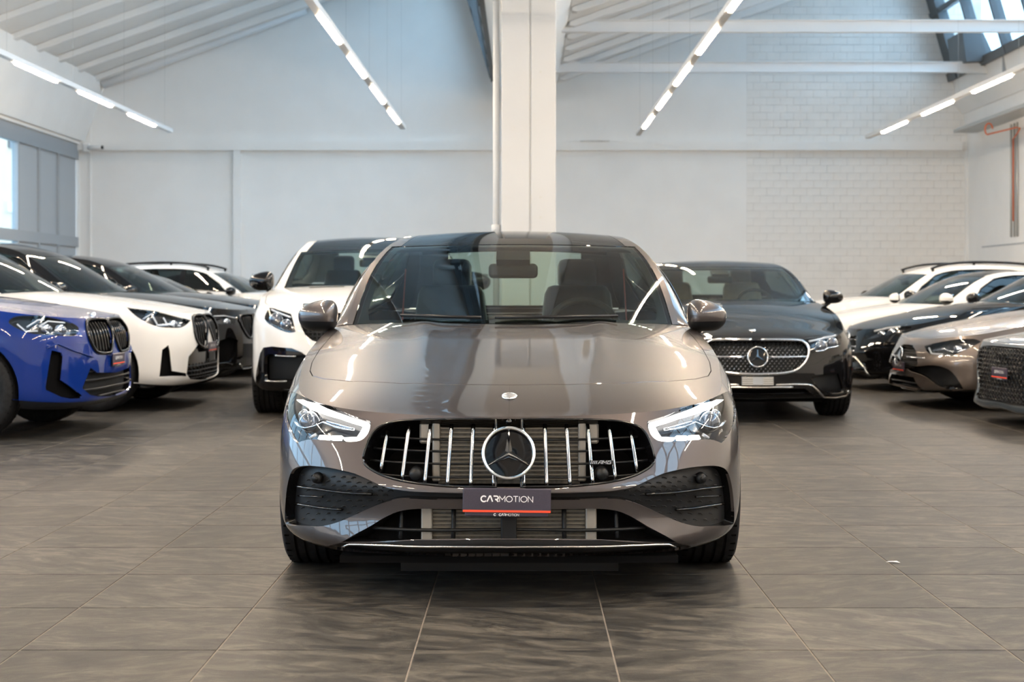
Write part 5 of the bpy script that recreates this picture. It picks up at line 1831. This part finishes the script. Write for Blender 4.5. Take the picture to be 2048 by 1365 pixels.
zc_ = ecl.S(Z([(762, 585)]))[0, 2]
ecl.line('crossbar', [tuple(ecl.front_uv(.11, zc_)), tuple(ecl.front_uv(.50, zc_ + .006))], .008, M['chrome'], -.012, parent=ge_, sides='each')
ecl.star(zc_, .088, off=.028, tilt=-.10)
ecl.opening('lower_intake', (lambda a: (a.__setitem__((np.array([0, 3]), 0), 0), a)[1])(Z([(762, 985), (1370, 975), (1500, 1085), (762, 1112)])), .05, M['dark'], M['black_plastic'])
ecl.opening('side_vent', Z([(1440, 850), (1600, 810), (1790, 790), (1830, 900), (1850, 1030), (1660, 1050), (1530, 960)]), .03, M['black_plastic'], M['gloss_black'], sides='each')
ecl.body(M['black_paint'], lip=.85, roofm=M['roof_glass'])
bead(ecl, Z([(1000, 932), (1250, 925), (1400, 930), (1455, 945), (1600, 1080), (1730, 1088), (1870, 1062), (1895, 1000)]), .009, M['satin'], 'chrome_wing')
ecl.line('bumper_strip', [p for p in Z([(762, 966), (1000, 962), (1215, 962)])], .012, M['satin'], .006, flat=.8)
ecl.wheels(M['rim']); ecl.mirrors((1.03, 1.98, 1.06), (.10, .10, .07), M['black_paint']); ecl.cabin(M['seat_beige'])
q_ = ecl.S(Z([(766, 885)]))[0]
ho = empty('plate_holder', (0, q_[1] - .02, q_[2]), 0, ecl.root)
MB().rbox(-.135, .135, 0, .012, -.036, .036, .004, 1).build('backing', M['satin'], ho)
for k in range(4): MB().box(-.13, .13, -.004, .0, -.030 + k * .017, -.023 + k * .017).build('rib', M['steel_grey'], ho)
MB().box(-.04, .045, -.006, -.003, -.03, .034).build('centre_pad', M['frame_grey'], ho)
q_ = ecl.Tp([[0, .30]])[0]
MB().lathe([(.014, .0005), (.014, .028), (.0, .032)], 20, 'z', tuple(q_ - [0, 0, .006])).build('bonnet_badge', M['chrome'], ecl.root, smooth=True)

# ---------------------------------------------------------------- row by the block wall
T = variant(sedan(), w=.92)
cl2 = Car('car', 'warm grey saloon with star grille and unlit lamps, nose to the aisle', (3.66, 14.35), RIGHT, T, GR, fine=.05)
Z = lambda pts: cl2.trace(zm(1690, 600, .1612, pts), 1)
hp = smooth_poly(Z([(988, 572), (1100, 542), (1300, 502), (1500, 482), (1620, 490), (1692, 520), (1590, 578), (1450, 640), (1312, 710), (1200, 685), (1060, 680), (1012, 640)]), 2, keep=(0, 5, 8))
le_ = cl2.lamp(hp, .045, [], [(Z([(1370, 600)])[0], .038)])
cl2.line('chrome_wing', Z([(1080, 620), (1220, 600), (1300, 640), (1400, 640), (1500, 605)]), .008, M['lamp_chrome'], -.018, parent=le_, sides='each')
cl2.line('light_guide', Z([(1030, 590), (1060, 660), (1200, 672)]), .008, M['drl_off'], -.014, parent=le_, sides='each')
gp_ = Z([(642, 540), (838, 562), (880, 640), (898, 720), (902, 800), (868, 848), (760, 853), (642, 832)]); gp_[np.array([0, 7]), 0] = 0
ge_ = cl2.opening('radiator_grille', gp_, .045, M['black_mesh'], M['gloss_black'])
cl2.slats(gp_, 9, -.02, .004, M['black_plastic'], 'grille_slat', ge_, vert=False, sides='both')
zc_ = cl2.S(Z([(642, 690)]))[0, 2]
cl2.line('crossbar', [tuple(cl2.front_uv(.11, zc_)), tuple(cl2.front_uv(.46, zc_))], .010, M['chrome'], -.008, parent=ge_, sides='each')
cl2.star(zc_, .092, off=.03, tilt=-.25)
cl2.opening('side_intake', smooth_poly(Z([(765, 862), (930, 822), (1100, 812), (1230, 842), (1330, 900), (1420, 1020), (1466, 1108), (1440, 1146), (1300, 1120), (1150, 1060), (1000, 962), (880, 912)]), 2), .045, M['black_plastic'], M['gloss_black'], sides='each')
lp = Z([(642, 935), (740, 942), (850, 962), (975, 1110), (980, 1140), (760, 1108), (642, 1085)]); lp[np.array([0, 6]), 0] = 0
oe = cl2.opening('lower_intake', lp, .05, M['dark'], M['black_plastic'])
cl2.slats(lp, 2, -.02, .007, M['black_plastic'], 'intake_slat', oe, vert=False, sides='both')
cl2.body(M['grey_paint2'], lip=.55, roofm=M['roof_glass'])
cl2.wheels(M['rim']); cl2.mirrors((.99, 1.88, 1.0), (.095, .10, .07), M['grey_paint2']); cl2.cabin()
cl2.plate(.385, off=.012)
bead(cl2, Z([(570, 1062), (760, 1110), (985, 1160)]), .008, M['satin'], 'splitter_edge')

T = variant(sedan(), w=.925, L=4.8, zf=1.04, H=1.44)
bm_ = Car('car', 'black saloon with slim clear lamps parked next to the warm grey saloon', (3.70, 16.95), RIGHT, T, GR, fine=.055)
Z = lambda pts: bm_.trace(zm(1690, 600, .1612, pts), 1)
hp = smooth_poly(Z([(238, 442), (330, 382), (500, 332), (650, 308), (780, 318), (826, 350), (700, 400), (500, 450), (350, 478), (262, 480)]), 2, keep=(0,))
le_ = bm_.lamp(hp, .04, [], [(Z([(430, 415)])[0], .04), (Z([(560, 385)])[0], .04)])
bm_.line('light_guide', Z([(360, 385), (520, 345), (680, 325)]), .010, M['drl_off'], -.01, parent=le_, sides='each')
gp_ = Z([(62, 445), (130, 470), (140, 560), (112, 640), (62, 660)]); gp_[np.array([0, 4]), 0] = 0
ge_ = bm_.opening('radiator_grille', gp_, .04, M['black_mesh'], M['gloss_black'])
bm_.slats(gp_, 3, -.012, .010, M['satin'], 'grille_slat', ge_, vert=False, sides='both')
bm_.star(.56, .09, off=.03, tilt=-.2)
bm_.body(M['black_paint'], lip=.9, roofm=M['roof_glass'])
bead(bm_, Z([(60, 705), (130, 712), (250, 850), (320, 930)]), .012, M['satin'], 'chrome_wing')
bead(bm_, Z([(60, 935), (110, 938), (180, 935)]), .010, M['satin'], 'chrome_strip')
bm_.wheels(M['rim']); bm_.mirrors((1.0, 1.92, 1.03), (.10, .10, .07), M['black_paint']); bm_.cabin()

T = variant(sedan(), w=.915, H=1.39, zf=1.0)
wc = Car('car', 'low white saloon with dark roof and white mirrors, behind the black saloons', (3.42, 19.5), RIGHT, T, GR, fine=.06)
simple_front(wc, LS, GS)
wc.body(M['white_paint'], roofm=M['roof_glass']); wc.wheels(M['rim']); wc.mirrors((.99, 1.88, 1.02), (.10, .10, .075), M['white_paint']); wc.cabin(rear=False)

T = variant(suv(), w=.93, L=4.6, H=1.53, zf=.94)
we = Car('car', 'white estate with black roof rails, parked closest to the block wall', (3.65, 22.1), RIGHT, T, GR, fine=.06)
simple_front(we, [(x, z * .94) for x, z in LX], [(x, z * .94) for x, z in GX])
we.body(M['white_paint']); we.wheels(M['rim_silver']); we.mirrors((1.02, 1.86, 1.06), (.10, .10, .075), M['gloss_black']); we.cabin(rear=False)
rails(we)

# ---------------------------------------------------------------- slate hatch with the honeycomb grille
T = variant(sedan(), L=4.5, w=.925, zf=1.03, H=1.42)
T['plan'] = [(x, y * (.35 if x < .7 and y < 1 else 1) if y < .5 else y) for x, y in T['plan']]
T['plan'][4] = (.79, .14); T['plan'][5] = (.87, .32)
T['profs'] = dict(T['profs']); T['profs'][0] = [(.13, .02), (.17, -.04), (.28, .0), (.40, .0), (.50, .004), (.60, .012), (.674, .04)]
T['profs'][3] = [(.13, .02), (.17, -.03), (.28, .0), (.40, .0), (.50, .004), (.60, .015), (.69, .05)]
T['ze'] = [(y - .08 if y < .3 else y, z) for y, z in T['ze']]; T['zc'] = [(y - .08 if y < .3 else y, z) for y, z in T['zc']]
aud = Car('car', 'slate grey sports hatchback with black honeycomb grille and splitter', (3.93, 12.10), RIGHT, T, GR, fine=.05)
Z = lambda pts: aud.trace(zm(1940, 620, .183, pts), 1)
gp_ = np.array([aud.front_uv(x, z) for x, z in ((0, .655), (.42, .65), (.60, .605), (.655, .52), (.60, .40), (.56, .24), (.50, .20), (0, .20))]); gp_[np.array([0, 7]), 0] = 0
gp_ = smooth_poly(gp_, 3, keep=(0, 7)); gp_[:, 0] = np.maximum(gp_[:, 0], 0)
ge_ = aud.opening('honeycomb_grille', gp_, .04, M['black_plastic'], M['gloss_black'])
hc = MB()
for r_ in range(14):
    for k in range(14):
        xx = (k + (.5 if r_ % 2 else 0)) * .062; zz = .19 + r_ * .036
        q_ = aud.front_uv(xx, zz)
        if not in_poly(q_[None], gp_)[0]: continue
        p = aud.S(q_[None])[0]
        for sd in ((1, -1) if xx > .001 else (1,)):
            hc.tube([(sd * p[0] + .027 * math.cos(a), p[1] + .012 + (0 if True else 0), p[2] + .019 * math.sin(a)) for a in np.linspace(0, 2 * PI, 6, endpoint=False)], .0055, 5, closed=True)
tag(hc.build('honeycomb', M['gloss_black'], ge_, smooth=True), kind='stuff')
# four interlocked rings
q_ = aud.S(Z([(270, 520)]))[0]
re_ = empty('ring_emblem', (0, q_[1] - .005, q_[2]), 0, aud.root)
for k in range(4):
    c0 = (-.084 + k * .056, 0, 0)
    MB().tube([(c0[0] + .036 * math.cos(a), -.003 * (k % 2), .036 * math.sin(a)) for a in np.linspace(0, 2 * PI, 24, endpoint=False)], .005, 6, closed=True).build('ring', M['gloss_black'], re_, smooth=True)
aud.opening('side_intake', np.array([aud.front_uv(x, z) for x, z in ((.60, .26), (.82, .27), (.84, .42), (.66, .44))]), .05, M['dark'], M['gloss_black'], sides='each')
aud.lamp(np.array([aud.front_uv(x, z) for x, z in ((.56, .60), (.84, .66), (.86, .58), (.62, .53))]), .04, [], [(aud.front_uv(.72, .595), .035)])
aud.body(M['slate_paint'], lip=.95, lipmat=M['slate_paint'], roofm=M['roof_glass'])
aud.wheels(M['rim']); aud.mirrors((.99, 1.82, 1.02), (.10, .10, .07), M['gloss_black']); aud.cabin()
aud.plate(.44, off=.022)
